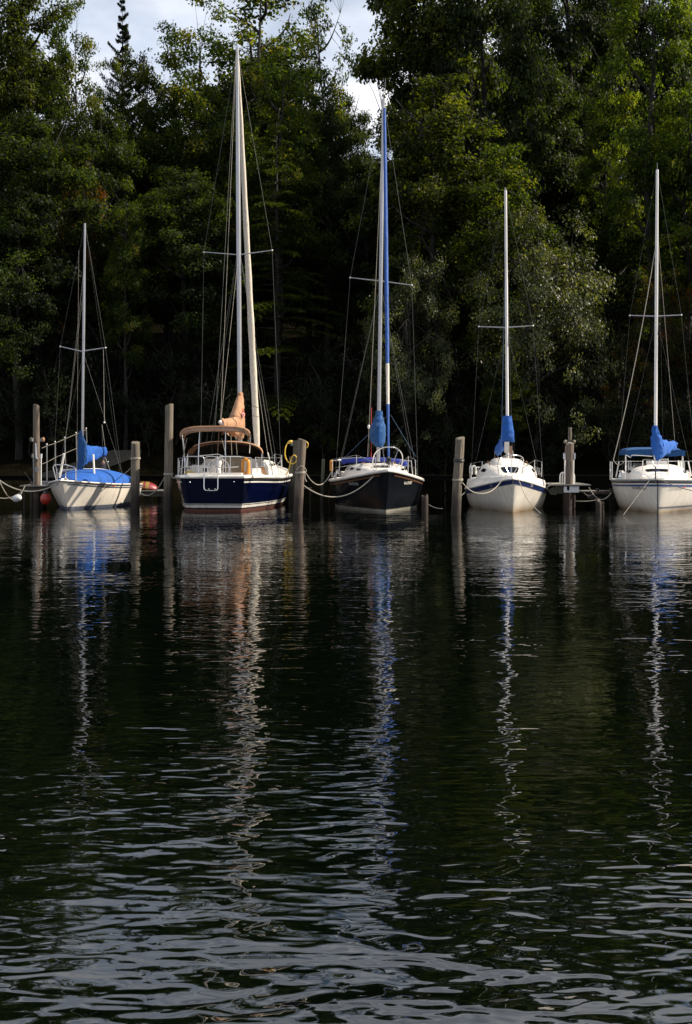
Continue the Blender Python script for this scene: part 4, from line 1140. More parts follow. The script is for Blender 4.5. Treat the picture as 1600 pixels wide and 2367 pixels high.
cab = b3.house('cabin', st, 'white', 3.6)
for y0, y1 in ((2.75, 3.25), (3.6, 4.15), (4.6, 5.2)):
    b3.hpatch('cabin_window', y0, y1, .125, .20, 'window', cab); b3.hpatch('cabin_window', y0, y1, .80, .875, 'window', cab)
lbox(b3, 'fore_hatch', (0, 2.6, 1.40), (.26, .26, .03), 'vinyl')
lbox(b3, 'hand_rail', (-.5, 3.9, 1.50), (.02, .9, .02), 'teak'); lbox(b3, 'hand_rail', (.5, 3.9, 1.50), (.02, .9, .02), 'teak')
lbox(b3, 'cockpit_side', (0, 8.0, .98), (1.05, 1.0, .14), 'white_old')
# blue rolled dodger across the cabin top
rp = smoothpath([zC(618, 612, 45.2), zC(700, 600, 45.2), zC(850, 592, 45.2), (zC(1000, 592, 45.2)), zC(1150, 605, 45.2), zC(1232, 628, 45.2)], 5)
dd = tubeobj('rolled_dodger', rp, [.085 + .012 * math.sin(i * 1.3) for i in range(len(rp))], 'violet_cloth', b3.root, 10)
MB().ball(zC(1225, 632, 45.2), .10, 10, 7).build('rolled_end', 'violet_cloth', dd)
tubeobj('dodger_hoop', smoothpath([zC(618, 590, 45.3), zC(640, 577, 45.3), zC(900, 572, 45.3), zC(1180, 588, 45.3), zC(1215, 610, 45.3)], 4), .016, 'steel', dd)
b3.mast(zC(969, 610, 44.2), at(886.5, 228, 44.2), .068, 'alu', .05)
b3.spreader(at(809.7, 641.6, 44.2), at(884, 650, 44.2), at(952.3, 659, 44.2))
mh = MB().tube([at(887, 228, 44.2), at(887, 206, 44.2)], .014, 5).tube([at(891, 215, 44.2), at(891, 180, 44.2)], .008, 5).tube([at(882, 197, 44.2), at(892, 198, 44.2)], .012, 5).build('wind_vane', 'grey_pvc', b3.mast_o)
MB().ball(at(887, 217, 44.2), .05, 8, 6).build('masthead_light', 'white_pvc', b3.mast_o)
# furled jib in three colour lengths
jt, jb = at(889, 250, 44.0), zC(1068, 560, 39.95)
def jib_seg(t0, t1, material, name, n=18, jt=jt, jb=jb):
    pts = [jt.lerp(jb, t0 + (t1 - t0) * i / n) for i in range(n + 1)]
    r_ = [(.034 + .032 * math.sin(math.pi * min(1, (t0 + (t1 - t0) * i / n) * 1.05 + .02)) ** .6) * (1 + .05 * math.sin(i * 2.1)) for i in range(n + 1)]
    return tubeobj(name, pts, r_, material, b3.root, 12)
jib_seg(0, .752, 'jib_blue', 'furled_jib', 30); jib_seg(.752, .862, 'sail', 'jib_bare_length', 6); jib_seg(.862, 1, 'jib_blue', 'jib_lower_length', 8)
MB().loft([[zC(1070, 600, 39.85) + Vector((r_ * math.cos(a), r_ * math.sin(a), z)) for a in [2 * math.pi * k / 14 for k in range(14)]] for z, r_ in ((.11, .05), (.07, .09), (.03, .075), (-.05, .075), (-.08, .09), (-.12, .04))]).build('furling_drum', 'black', b3.root)
tubeobj('forestay_foot', [zC(1070, 560, 39.9), zC(1071, 690, 39.8)], .016, 'steel', b3.root)
# sail cover seen end on
ks = [(zC(976, 122, 44.2), .115, .11, X_, Y_), (zC(978, 165, 44.2), .12, .14, X_, Y_), (zC(972, 215, 44.25), .19, .3, X_, Y_), (zC(968, 280, 44.3), .26, .45, X_, Y_), (zC(962, 350, 44.35), .295, .5, X_, Y_), (zC(966, 410, 44.35), .25, .45, X_, Y_), (zC(982, 468, 44.3), .13, .3, X_, Y_)]
blob_loft(interp_sections(ks, 6), 21, n=26, wrinkle=.010, p=2.2).build('sail_cover', 'teal_cloth', b3.root)
tubeobj('cover_seam', [zC(987, 150, 44.0), zC(985, 240, 43.84), zC(980, 330, 43.72), zC(984, 440, 43.8)], .016, 'blue_cloth', b3.root, 6)
tubeobj('boom', [zC(968, 400, 44.3), zC(960, 395, 48.0)], .055, 'alu', b3.root)
blob_loft(interp_sections([(zC(968, 380, 44.5), .16, .34, X_, Z_), (zC(965, 385, 46.3), .13, .22, X_, Z_), (zC(960, 392, 47.9), .08, .12, X_, Z_)], 6), 5, wrinkle=.02).build('boom_cover', 'teal_cloth', b3.root)
# pulpit
pl = [zC(918, 680, 40.9), zC(918, 600, 40.8), zC(935, 540, 40.6), zC(968, 498, 40.2), zC(1010, 476, 39.8), zC(1060, 468, 39.6), zC(1120, 472, 39.6), zC(1165, 492, 39.9), zC(1195, 530, 40.4), zC(1204, 580, 40.8), zC(1196, 630, 41.0), zC(1180, 690, 41.1)]
pu = tubeobj('pulpit', smoothpath(pl, 4), .018, 'steel', b3.root)
for a_, c_ in (((1012, 478), (1034, 650)), ((1160, 495), (1095, 670)), ((935, 545), (950, 700)), ((1195, 590), (1130, 690))):
    tubeobj('pulpit_leg', [zC(*a_, 40), zC(*c_, 40.2)], .014, 'steel', pu, 7)
tubeobj('pulpit_lower_rail', smoothpath([zC(925, 690, 41), zC(950, 690, 40.6), zC(970, 660, 40.3), zC(1010, 640, 40.1), zC(1040, 650, 40)], 3), .014, 'steel', pu)
lifelines(b3, [(zC(922, 700, 41), zC(920, 608, 41)), (zC(760, 730, 42.6), zC(762, 545, 42.6)), (zC(598, 745, 45), zC(600, 572, 45)), (zC(532, 750, 46.8), zC(533, 585, 46.8))], (1.0, .5))
lifelines(b3, [(zC(1180, 700, 41.2), zC(1205, 612, 41.2)), (zC(1255, 735, 42.6), zC(1257, 556, 42.6)), (zC(1330, 755, 45), zC(1325, 590, 45))], (1.0, .5))
lifelines(b3, [(zC(525, 755, 48), zC(527, 600, 48)), (zC(1300, 740, 47), zC(1285, 600, 47))], (1.0,))
tubeobj('stern_rail', smoothpath([zC(527, 600, 48), zC(600, 590, 48.6), zC(800, 588, 48.8), zC(1200, 592, 48.6), zC(1290, 600, 47.6)], 3), .014, 'steel', b3.root)
for i, (x, y) in enumerate(((740, 635), (820, 640), (880, 628), (700, 640), (1010, 622))):
    MB().ball(zC(x, y, 44.6), .05, 8, 6).build('deck_fitting', 'black', b3.root)
for i, (x, y) in enumerate(((580, 705), (560, 735), (1218, 655))):
    MB().loft([[zC(x, y, 46) + Vector((r_ * math.cos(a), r_ * math.sin(a), z)) for a in [2 * math.pi * k / 12 for k in range(12)]] for z, r_ in ((-.08, .07), (.0, .05), (.06, .065), (.08, .04))]).build('winch', 'steel', b3.root)
for (tip, sd_) in ((at(809.7, 641.6, 44.2), -1), (at(952.3, 659, 44.2), 1)):
    b3.wire('shroud', b3.mt_, tip, .008); b3.wire('shroud', tip, b3.w(sd_ * 1.42, 4.8, 1.0), .008)
    b3.wire('lower_shroud', b3.mp(7.6), b3.w(sd_ * 1.35, 4.2, 1.0), .007); b3.wire('lower_shroud', b3.mp(7.6), b3.w(sd_ * 1.35, 5.3, 1.0), .007)
b3.wire('backstay', b3.mt_, b3.w(0, 9.2, 1.0), .008); b3.wire('halyard', at(885, 300, 44), zC(868, 560, 43.7), .010, 'rope'); MB().ball(zC(879, 275, 43.9), .045, 8, 6, long=1.8).build('halyard_block', 'white_pvc', b3.root)
b3.wire('jib_sheet', zC(1045, 180, 40.8), zC(660, 558, 46.2), .012, 'rope_blue'); b3.wire('jib_sheet', zC(1088, 160, 40.8), zC(1330, 562, 46), .012, 'rope_blue')
b3.wire('red_halyard', zC(903, 90, 45), zC(902, 575, 45), .022, 'rope_red')
tubeobj('bow_cleat_line', [zC(935, 715, 40.6), zC(935, 780, 40.5)], .012, 'rope_dark', b3.root, 6)
horseshoe('life_buoy', zC(521, 650, 48), .02, .36, .05, 'yellow_foam', 'thin orange float standing on the left rail of the black boat', 'life buoy', strap=False)

# ================================================================== boat 4: white boat with wide navy band
b4 = Boat('sailboat', 'white sailboat with a broad navy band and domed cabin, second from the right', GB,
          (5.12, 39.75), math.radians(-4), 7.7, 2.72, 1.05, 0.60, 0.60, tr=.75, rake=.5, entry=.70, ebow=.50, emid=.13, deadrise=.45)
b4.hull('hull4'); b4.rail('white', .032)
b4.strip('navy_band', 'navy', .03, .165, transom=True)
def inner(s, off):  # raised topside inboard of the flange
    return max(0.0, b4.x(s, b4.sheer(s)) - off)
rows = []
for s in b4.S:
    z0 = b4.sheer(s) - .02; z1 = 1.13 - .20 * sstep(s / .5); bb = inner(s, .03); yy = b4.L * s + (.03 if s < .01 else 0)
    b_in = max(0.0, bb - .045); b_top = max(0, bb - .10)
    prof = [(-bb, z0), (-max(0, bb - .015), z0 + (z1 - z0) * .6), (-b_in, z1 - .02), (-b_top, z1), (0, z1 + .035), (b_top, z1), (b_in, z1 - .02), (max(0, bb - .015), z0 + (z1 - z0) * .6), (bb, z0)]
    rows.append([b4.w(x, yy + .10 * (1 - s) ** 6, z) for x, z in prof])
MB().loft(rows, closed=False, caps=False).build('deck', 'white', b4.root)
b4.text('2 2', 1, .95, .775, .08, 'ink_white', 'sail_mark'); b4.text('2 2', -1, .95, .775, .08, 'ink_grey', 'sail_mark')
st = [(1.15, .30, 1.08, 1.14), (1.45, .52, 1.06, 1.24), (1.9, .72, 1.02, 1.40), (2.6, .90, 1.0, 1.50), (3.6, 1.0, .98, 1.56), (5.0, .98, .95, 1.54), (5.8, .92, .92, 1.46)]
cab = b4.house('cabin', st, 'white', 2.6, 20)
b4.hpatch('front_window', 1.35, 1.86, .39, .61, 'window', cab)
for y0, y1 in ((2.3, 2.9), (3.4, 4.6)):
    b4.hpatch('cabin_window', y0, y1, .11, .19, 'window', cab); b4.hpatch('cabin_window', y0, y1, .81, .89, 'window', cab)
st = [(2.2, .25, 1.40, 1.46), (2.5, .46, 1.42, 1.58), (3.2, .52, 1.46, 1.66), (5.2, .50, 1.46, 1.66), (5.5, .45, 1.44, 1.60)]
b4.house('pop_top', st, 'white', 2.6, 16)
for sg in (-1, 1): tubeobj('hand_rail', smoothpath([b4.w(sg * .62, 2.5, 1.42), b4.w(sg * .62, 2.6, 1.52), b4.w(sg * .64, 3.6, 1.56), b4.w(sg * .64, 3.7, 1.50)], 3), .014, 'teak', b4.root)
b4.mast(zD(719, 650, 43), at(1169, 440, 43), .05, 'mast_white', .042)
b4.spreader(at(1107, 754.7, 43), at(1171, 757, 43), at(1232.4, 752.7, 43))
tubeobj('mast_light', [at(1168, 440, 43), at(1168, 434, 43)], .03, 'grey_pvc', b4.mast_o)
ks = [(zD(716, 170, 42.95), .14, .10, X_, Y_), (zD(716, 240, 42.95), .165, .13, X_, Y_), (zD(716, 320, 42.98), .205, .16, X_, Y_), (zD(716, 390, 43.0), .215, .16, X_, Y_), (zD(722, 420, 43.05), .21, .12, X_, Y_)]
sc = blob_loft(interp_sections(ks, 6), 31, n=22, wrinkle=.010).build('sail_cover', 'blue_cloth', b4.root)
v_ = (zD(600, 505, 46.4) - zD(695, 400, 43.1)).normalized(); sd = v_.cross(Z_).normalized(); up_ = sd.cross(v_)
ks = [(zD(690, 395, 43.1), .09, .26, sd, Z_), (zD(665, 440, 44.2), .09, .24, sd, Z_), (zD(635, 485, 45.4), .09, .20, sd, Z_), (zD(612, 505, 46.3), .07, .14, sd, Z_)]
blob_loft(interp_sections(ks, 6), 34, wrinkle=.03).build('boom_cover', 'blue_cloth', b4.root)
tubeobj('boom', [zD(700, 420, 43.1), zD(600, 512, 46.6)], .04, 'alu', b4.root)
tubeobj('gooseneck_line', smoothpath([zD(750, 470, 42.9), zD(765, 520, 42.9), zD(778, 575, 42.9), zD(760, 600, 42.9), zD(742, 560, 42.9)], 3), .02, 'rope', b4.root, 6)
MB().box(zD(748, 520, 42.9), (.05, .04, .22)).build('rope_bag', 'tan_dark', b4.root)
MB().box(zD(710, 470, 42.93), (.075, .06, .18)).build('mast_collar', 'white_old', b4.root)
for a_, c_ in (((700, 500), (690, 610)), ((735, 500), (752, 610)), ((725, 440), (735, 610)), ((626, 540), (622, 600)), ((595, 510), (595, 610))):
    b4.wire('control_line', zD(*a_, 43), zD(*c_, 43.2), .010, 'rope')
pl = [zD(638, 735, 40.8), zD(626, 660, 40.7), zD(632, 600, 40.5), zD(650, 570, 40.3), zD(690, 553, 40.0), zD(750, 547, 39.85), zD(815, 548, 40.0), zD(855, 562, 40.3), zD(871, 595, 40.5), zD(864, 660, 40.7), zD(848, 735, 40.8)]
pu = tubeobj('pulpit', smoothpath(pl, 4), .016, 'steel', b4.root)
for a_, c_ in (((655, 575), (735, 735)), ((850, 575), (785, 710)), ((752, 548), (752, 730))):
    tubeobj('pulpit_leg', [zD(*a_, 40.3), zD(*c_, 40.1)], .012, 'steel', pu, 7)
lifelines(b4, [(zD(628, 735, 41), zD(627, 660, 41)), (zD(475, 755, 43), zD(475, 605, 43)), (zD(372, 775, 46), zD(366, 625, 46))])
lifelines(b4, [(zD(862, 735, 41), zD(866, 665, 41)), (zD(975, 742, 43), zD(977, 593, 43)), (zD(1043, 752, 46), zD(1046, 608, 46))])
tubeobj('stern_rail', smoothpath([zD(360, 770, 46.6), zD(358, 650, 46.6), zD(420, 660, 47.2), zD(600, 662, 47.4)], 3), .014, 'steel', b4.root)
tubeobj('stern_rail', smoothpath([zD(880, 662, 47.4), zD(955, 658, 47.2), zD(962, 742, 47)], 3), .014, 'steel', b4.root)
for i in range(3): tubeobj('ladder_rail', [zD(985 + i * 16, 655 + i * 6, 46.9), zD(1000 + i * 16, 735, 46.9)], .012, 'steel', b4.root, 6)
lb4 = horseshoe('life_buoy', zD(396, 690, 46.3), .13, .30, .035, 'white_pvc', 'small white horseshoe buoy on the left rail of the white boat with the navy band', 'life buoy', strap=False)
for (tip, sd_) in ((at(1107, 754.7, 43), -1), (at(1232.4, 752.7, 43), 1)):
    b4.wire('shroud', b4.mt_, tip); b4.wire('shroud', tip, b4.w(sd_ * 1.2, 3.5, .95)); b4.wire('lower_shroud', b4.mp(6.0), b4.w(sd_ * 1.15, 4.1, .95))
b4.wire('forestay', b4.mt_, b4.w(0, .2, 1.15)); b4.wire('backstay', b4.mt_, b4.w(0, 7.5, 1.0)); b4.wire('jib_halyard', b4.mp(9.0), zD(655, 560, 42.4), .008, 'rope_blue')
MB().ball(zD(594, 775, 41.3), .02, 8, 6).build('deck_eye', 'black', b4.root)
MB().box(zD(892, 770, 40.9), (.02, .05, .10)).build('bow_chock', 'grey_pvc', b4.root)

# ================================================================== boat 5: white boat at the right edge
b5 = Boat('sailboat', 'white sailboat with two blue pinstripes and blue bimini, cut by the right edge', GB,
          (9.54, 39.7), math.radians(-12.9), 8.4, 2.95, 1.02, .92, .90, tr=.8, rake=.35, entry=.74, ebow=.42, emid=.17, deadrise=.35, sm=.36)
b5.hull('hull5'); b5.deck('white', .05); b5.rail('grey_pvc', .022, name='toe_rail')
b5.strip('upper_stripe', 'dark_stripe', .035, .10); b5.strip('lower_stripe', 'blue_stripe', .145, .205)
b5.strip('boot_stripe', 'boot_blue', .17, .135, absolute=True, sides=(1,))
tubeobj('stem_band', [b5.pt(0, z, 1) + Vector((0, -.008, 0)) for z in [-.1 + .1 * k for k in range(12)]], .014, 'dark_stripe', b5.h, 6)
b5.text('VA 5978 AR', -1, .62, .70, .085, 'ink'); b5.text('VA 5978 AR', 1, .62, .70, .085, 'ink_grey')
MB().add([b5.pt(s, z, 1, .007) for s, z in ((.112, .80), (.122, .80), (.122, .75), (.112, .75))], [(0, 1, 2, 3)]).build('sticker', 'sticker', b5.h, smooth=False)
st = [(1.35, .25, .98, 1.06), (1.65, .58, .98, 1.24), (2.2, .84, .96, 1.38), (3.0, .98, .96, 1.45), (4.6, 1.05, .95, 1.46), (5.6, 1.0, .95, 1.42)]
cab = b5.house('cabin', st, 'white', 2.7, 20)
b5.hpatch('front_window', 1.66, 1.98, .36, .64, 'window', cab)
for y0, y1 in ((2.6, 3.3), (3.7, 4.8)):
    b5.hpatch('cabin_window', y0, y1, .11, .18, 'window', cab); b5.hpatch('cabin_window', y0, y1, .82, .89, 'window', cab)
lbox(b5, 'sliding_hatch', (0, 3.9, 1.50), (.34, .55, .06), 'white'); lbox(b5, 'hatch_cover', (-.55, 3.3, 1.45), (.22, .5, .03), 'vinyl')
lbox(b5, 'cockpit_coaming', (-1.05, 6.4, 1.02), (.10, 1.2, .12), 'white'); lbox(b5, 'cockpit_coaming', (1.05, 6.4, 1.02), (.10, 1.2, .12), 'white')
b5.mast(zE(1127, 830, 43.5), at(1519.6, 392, 43.5), .056, 'mast_white', .045)
b5.spreader(at(1456.5, 729, 43.5), at(1517, 731, 43.5), at(1575.6, 728, 43.5))
tubeobj('mast_antenna', [at(1519.6, 392, 43.5), at(1519.6, 376, 43.5)], .01, 'grey_pvc', b5.mast_o, 5)
ks = [(zE(1120, 333, 43.45), .075, .08, X_, Y_), (zE(1125, 400, 43.45), .10, .12, X_, Y_), (zE(1137, 470, 43.5), .165, .14, X_, Y_), (zE(1150, 560, 43.5), .20, .15, X_, Y_), (zE(1162, 640, 43.5), .20, .14, X_, Y_), (zE(1162, 710, 43.5), .14, .12, X_, Y_), (zE(1155, 770, 43.45), .05, .06, X_, Y_)]
blob_loft(interp_sections(ks, 6), 41, n=24, wrinkle=.018).build('sail_cover', 'blue_cloth', b5.root)
ba, bb_ = zE(1190, 600, 43.6), zE(1376, 568, 46.7); sd = (bb_ - ba).cross(Z_).normalized()
tubeobj('boom', [ba, bb_ + (bb_ - ba) * .02], .045, 'alu', b5.root)
ks = [(zE(1195, 610, 43.7), .10, .30, sd, Z_), (zE(1250, 600, 44.6), .10, .22, sd, Z_), (zE(1310, 588, 45.6), .09, .17, sd, Z_), (zE(1372, 570, 46.6), .07, .115, sd, Z_)]
blob_loft(interp_sections(ks, 6), 44, wrinkle=.035).build('boom_cover', 'blue_cloth', b5.root)
cx5 = zE(1117, 0, 46.5).x
bm5 = canopy(MB(), 0, 0, 0, [(1.05, 1.93, 1.70, Vector((cx5, 46.3, 0))), (1.05, 2.02, 1.74, Vector((cx5, 46.9, 0))), (1.05, 2.00, 1.72, Vector((cx5 + .1, 48.0, 0)))], p=5).build('bimini', 'teal_cloth', b5.root, label='dark blue canvas bimini')
MB().loft([[Vector((cx5 - 1.045 + 2.09 * i / 16, 46.28 + dy, 1.95 - .05 * (abs(i - 8) / 8) ** 4)) for i in range(17)] + [Vector((cx5 + 1.045 - 2.09 * i / 16, 46.28 + dy, 1.70 + .015 * math.sin(i * 1.2))) for i in range(17)] for dy in (0, .02)]).build('bimini_valance', 'teal_cloth', bm5)
tubeobj('bimini_trim', smoothpath([zE(770, 690, 46.2), zE(800, 705, 46.2), zE(830, 720, 46.2), zE(850, 692, 46.2), zE(1000, 700, 46.2), zE(1090, 706, 46.2)], 3), .010, 'white_pvc', bm5)
for x in (769, 1457): tubeobj('bimini_leg', [zE(x, 690, 46.4), zE(x, 895, 46.4)], .026, 'white_pvc', bm5)
for x, w in ((805, .03), (832, .025), (1405, .04), (1435, .03)): tubeobj('cockpit_post', [zE(x, 765, 47), zE(x + (8 if x > 1300 else -4), 955, 46)], w, 'white_pvc', b5.root)
# bow rails
pr = tubeobj('pulpit', smoothpath([zE(968, 990, 41.2), zE(972, 860, 41.1), zE(975, 770, 41.0), zE(985, 745, 40.9), zE(1040, 745, 40.4), zE(1085, 750, 40.1), zE(1095, 780, 40.0), zE(1105, 820, 39.9), zE(1130, 832, 39.8), zE(1155, 820, 39.9), zE(1168, 780, 40.0), zE(1178, 750, 40.1), zE(1210, 742, 40.4), zE(1270, 743, 40.9), zE(1283, 760, 41.0), zE(1287, 995, 41.2)], 4), .016, 'steel', b5.root)
tubeobj('pulpit_foot', [zE(1130, 832, 39.8), zE(1130, 990, 39.75)], .02, 'dark_wood', pr)
lifelines(b5, [(zE(972, 990, 41.2), zE(975, 765, 41.2)), (zE(765, 995, 42), zE(768, 765, 42)), (zE(605, 985, 43), zE(605, 770, 43)), (zE(582, 990, 45.5), zE(580, 765, 45.5))], (1.0,), post_r=.016)
lifelines(b5, [(zE(1285, 990, 41.2), zE(1283, 765, 41.2)), (zE(1478, 995, 42.2), zE(1478, 765, 42.2)), (zE(1640, 995, 43.6), zE(1640, 765, 43.6)), (zE(1760, 990, 45.6), zE(1745, 770, 45.6))], (1.0,), post_r=.016)
tubeobj('gate_brace', [zE(650, 955, 43.4), zE(688, 768, 43.4)], .02, 'white_pvc', b5.root); tubeobj('gate_brace', [zE(1562, 945, 43.4), zE(1525, 768, 43.4)], .02, 'white_pvc', b5.root)
for x in (712, 1512):
    MB().loft([[zE(x, 905, 45.5) + Vector((r_ * math.cos(a), r_ * math.sin(a), z)) for a in [2 * math.pi * k / 14 for k in range(14)]] for z, r_ in ((-.16, .12), (-.06, .09), (0, .07), (.02, .085), (.08, .09), (.09, .06))]).build('winch', 'steel', b5.root)
blob_loft(interp_sections([(zE(930, 965, 41.2), .04, .05, Y_, Z_), (zE(965, 958, 41.2), .08, .085, Y_, Z_), (zE(1005, 965, 41.2), .05, .06, Y_, Z_)], 4), 3, wrinkle=.01).build('anchor_bag', 'white', b5.root)
blob_loft(interp_sections([(zE(860, 830, 43.6), .03, .03, Y_, Z_), (zE(930, 825, 43.6), .10, .05, Y_, Z_), (zE(1040, 815, 43.8), .12, .06, Y_, Z_), (zE(1100, 812, 44), .05, .03, Y_, Z_)], 5), 7, wrinkle=.03).build('folded_sail', 'white', b5.root)
for k_ in range(4): tubeobj('deck_line', smoothpath([zE(820 + k_ * 30, 850 + k_ * 8, 43), zE(880, 880 + k_ * 10, 42.6), zE(960 + k_ * 10, 930 + k_ * 6, 42)], 3), .012, 'rope_dark', b5.root, 5)
tubeobj('deck_line', sagpath(zE(1280, 800, 44), zE(1440, 850, 45), .1), .02, 'rope_dark', b5.root, 5)
for (tip, sd_) in ((at(1456.5, 729, 43.5), -1), (at(1575.6, 728, 43.5), 1)):
    b5.wire('shroud', b5.mt_, tip); b5.wire('shroud', tip, b5.w(sd_ * 1.3, 4.0, 1.0)); b5.wire('lower_shroud', b5.mp(6.4), b5.w(sd_ * 1.2, 4.6, 1.0))
b5.wire('forestay', b5.mt_, b5.w(0, .15, 1.1)); b5.wire('backstay', b5.mt_, b5.w(.3, 8.2, 1.0))
tubeobj('slack_halyard', sagpath(b5.mp(9.0), zE(618, 750, 43), .45, 24), .013, 'rope', b5.root, 6)
tubeobj('loose_line', sagpath(zE(618, 750, 43), zE(740, 780, 42.5), .12), .012, 'rope', b5.root, 5)
b5.wire('topping_lift', b5.mp(9.5), zE(1358, 470, 46.6), .010, 'rope'); b5.wire('topping_lift', zE(1358, 470, 46.6), zE(1362, 530, 46.6), .008, 'rope')
tubeobj('bow_chain', [zE(1128, 1000, 39.7), zE(1126, 1030, 39.7)], .03, 'black', b5.root)

# ================================================================== mooring posts
def piling_mesh(top, bot, r, seed, material, cap=True, rag=0.0):
    top, bot = Vector(top), Vector(bot); mb = MB(); n = 18; m = 16; rr = random.Random(seed); rings = []
    for i in range(m + 1):
        c = bot.lerp(top, i / m); ring = []
        for j in range(n):
            a = 2 * math.pi * j / n
            q = r * (1 + .11 * noise.noise(Vector((math.cos(a) * 2 + seed, math.sin(a) * 2, i * .25))) + .06 * noise.noise(Vector((math.cos(a) * 7, math.sin(a) * 7 + seed, i * .1)))) * (1.05 - .08 * i / m)
            z = 0
            if i == m: z = rag * (rr.random() - .4) + (.03 + .03 * rr.random()) * math.cos(a + seed * 2.3); 
            ring.append(c + Vector((q * math.cos(a), q * math.sin(a), z)))
        rings.append(ring)
    last = [Vector(p).lerp(top, .25) + Vector((0, 0, .015)) for p in rings[-1]]
    rings.append(last)
    return mb.loft(rings)
def rope_ring(c, r, parent, turns=2, material='rope', rr=.014):
    pts = [Vector(c) + Vector((r * math.cos(a), r * math.sin(a), .03 * a / (2 * math.pi) + .01 * math.sin(a))) for a in [2 * math.pi * turns * i / (16 * turns) for i in range(16 * turns + 1)]]
    return tubeobj('rope_turns', pts, rr, material, parent, 6)
GP = 'timber mooring pilings'
def piling(label, top_px, r, Y, base_dx=0.0, seed=1, material='wood', ring=None, rag=0.0):
    top = at(top_px[0], top_px[1], Y); bot = Vector((top.x + base_dx, Y, -1.0))
    t = thing('mooring_piling', label, 'piling', (bot.x, Y, -1.0), 0, GP)
    piling_mesh(top, bot, r, seed, material, rag=rag).build('post', material, t)
    if ring: 
        k = (ring - bot.z) / (top.z - bot.z); rope_ring(bot.lerp(top, k), r * 1.06, t)
    return t, top, bot
pa, pa_t, pa_b = piling('tall slim piling with metal side brackets at the far left end of the dock', (84, 937), .108, 43.2, 0, 1, 'wood_red')
for x0, x1, y, hh, mt_ in ((277, 300, 378, 16, 'grey_pvc'), (366, 384, 378, 16, 'grey_pvc'), (291, 302, 524, 18, 'grey_pvc'), (364, 380, 524, 18, 'fender')):
    c = zA((x0 + x1) / 2, y, 43.05); MB().box(c, ((x1 - x0) / 2 / 3.93 / F * 43, .06, hh / 3.93 / F * 43)).build('side_bracket', mt_, pa)
MB().ball(zA(392, 377, 43.0), .055, 10, 8, long=1.5).build('bracket_roller', 'tan_cloth', pa)
MB().ball(zA(280, 377, 43.0), .055, 10, 8, long=1.5).build('bracket_roller', 'wood_green', pa)
tubeobj('side_pipe', [zA(302, 540, 43.0), zA(308, 795, 43.0)], .016, 'grey_pvc', pa); tubeobj('side_pipe', [zA(373, 540, 43.0), zA(372, 795, 43.0)], .018, 'white_pvc', pa)
tubeobj('metal_rod', [zA(326, 408, 43.0), zA(330, 545, 43.0)], .026, 'steel', pa); MB().ball(zA(332, 548, 43.0), .055, 10, 7).build('rod_end', 'grey_pvc', pa)
MB().box(zA(335, 648, 43.0), (.055, .03, .08)).build('outlet_box', 'grey_pvc', pa)
p1 = piling('short thick piling touching the right side of the small cream boat', (313.5, 1023), .147, 42.6, -.03, 2, 'wood', ring=1.62)
p2 = piling('tall round topped piling between the small cream boat and the navy boat', (391.5, 937), .135, 41.6, -.06, 3, 'wood', ring=1.13)
p3 = piling('leaning thick piling with rope turns between the navy boat and the black boat', (698.5, 1017), .135, 39.2, -.19, 4, 'wood_red', ring=1.22)
p4 = piling('dark weathered piling left of the white boat with the navy band', (1063.5, 1013), .14, 38.4, -.18, 5, 'wood', ring=1.02)
rope_ring(zD(253, 605, 38.4) - Vector((0, 0, .02)), .142, p4[0], 3, 'black', .02)
p5 = piling('broken short stump just right of the black hull', (982, 1149), .11, 40.4, 0, 6, 'wood_red', rag=.12)
p6 = piling('low double stump left of the rightmost boat', (1384, 1158), .085, 39.6, 0, 7, 'wood', rag=.08)
piling_mesh(zE(488, 1270, 39.9), Vector((zE(488, 1270, 39.9).x, 39.9, -1)), .05, 9, 'wood_red', rag=.05).build('second_post', 'wood_red', p6[0])
def small_post(label, top, bot, r, material='wood_green', sq=True):
    t, b_ = Vector(top), Vector(bot); rings = []
    n = 4 if sq else 10
    for c in (b_, b_.lerp(t, .5), t):
        rings.append([c + Vector((r * 1.3 * math.cos(a), r * 1.3 * math.sin(a), 0)) for a in [2 * math.pi * (j + .5) / n for j in range(n)]])
    return solo(MB().loft(rings), 'dock_post', material, label, 'post', b_, 'thin posts of the walkway', smooth=False)
def sp(label, cv, xt, yt, xb, Y, r, m_='wood_green'): 
    t = cv(xt, yt, Y); bx = cv(xb, 900, Y).x; small_post(label, t, (bx, Y, -1), r, m_)
sp('square grey green post directly behind the piling with the yellow cord', zC, 178, 405, 172, 44.5, .085)
sp('lower grey post left of the leaning piling, wound with yellow cord', zC, 140, 560, 128, 45.5, .085)
sp('thin leaning post left of the black boat', zC, 445, 582, 415, 46.5, .06)
sp('short pale post stub behind the black boat mooring line', zC, 318, 880, 315, 48, .035, 'wood_red')
sp('tiny reddish stub in the water left of the black hull', zC, 500, 885, 498, 47, .03, 'wood_red')
sp('low pale stub right of the leaning piling', zC, 305, 1065, 305, 44, .06, 'wood')

# ---- dock head with ladder hoops (right)
dk = thing('raised_dock', 'small raised dock end with grey face board between the two white boats', 'dock', (zD(1300, 900, 42).x, 42.4, 0))
x0, x1 = zD(1140, 0, 42).x, zD(1512, 0, 42).x; zt = zD(0, 826, 42).z
for i in range(15):
    y = 42.0 + i * .155
    MB().box(((x0 + x1) / 2 + .02 * math.sin(i * 3), y, zt - .02), ((x1 - x0) / 2, .07, .02)).build('plank', 'plank', dk, smooth=False)
MB().box((zD(1328, 0, 42.0).x, 42.02, zD(0, 873, 42).z), (.245, .02, .10)).build('face_board', 'fender', dk, label='pale grey face board', smooth=False)
MB().box(((x0 + x1) / 2 - .1, 43.1, zt - .12), (.04, 1.1, .075)).build('joist', 'dark_wood', dk, smooth=False)
MB().box((x0 + .30, 42.15, zt - .17), (.10, .05, .13)).build('corner_block', 'wood_green', dk, smooth=False)
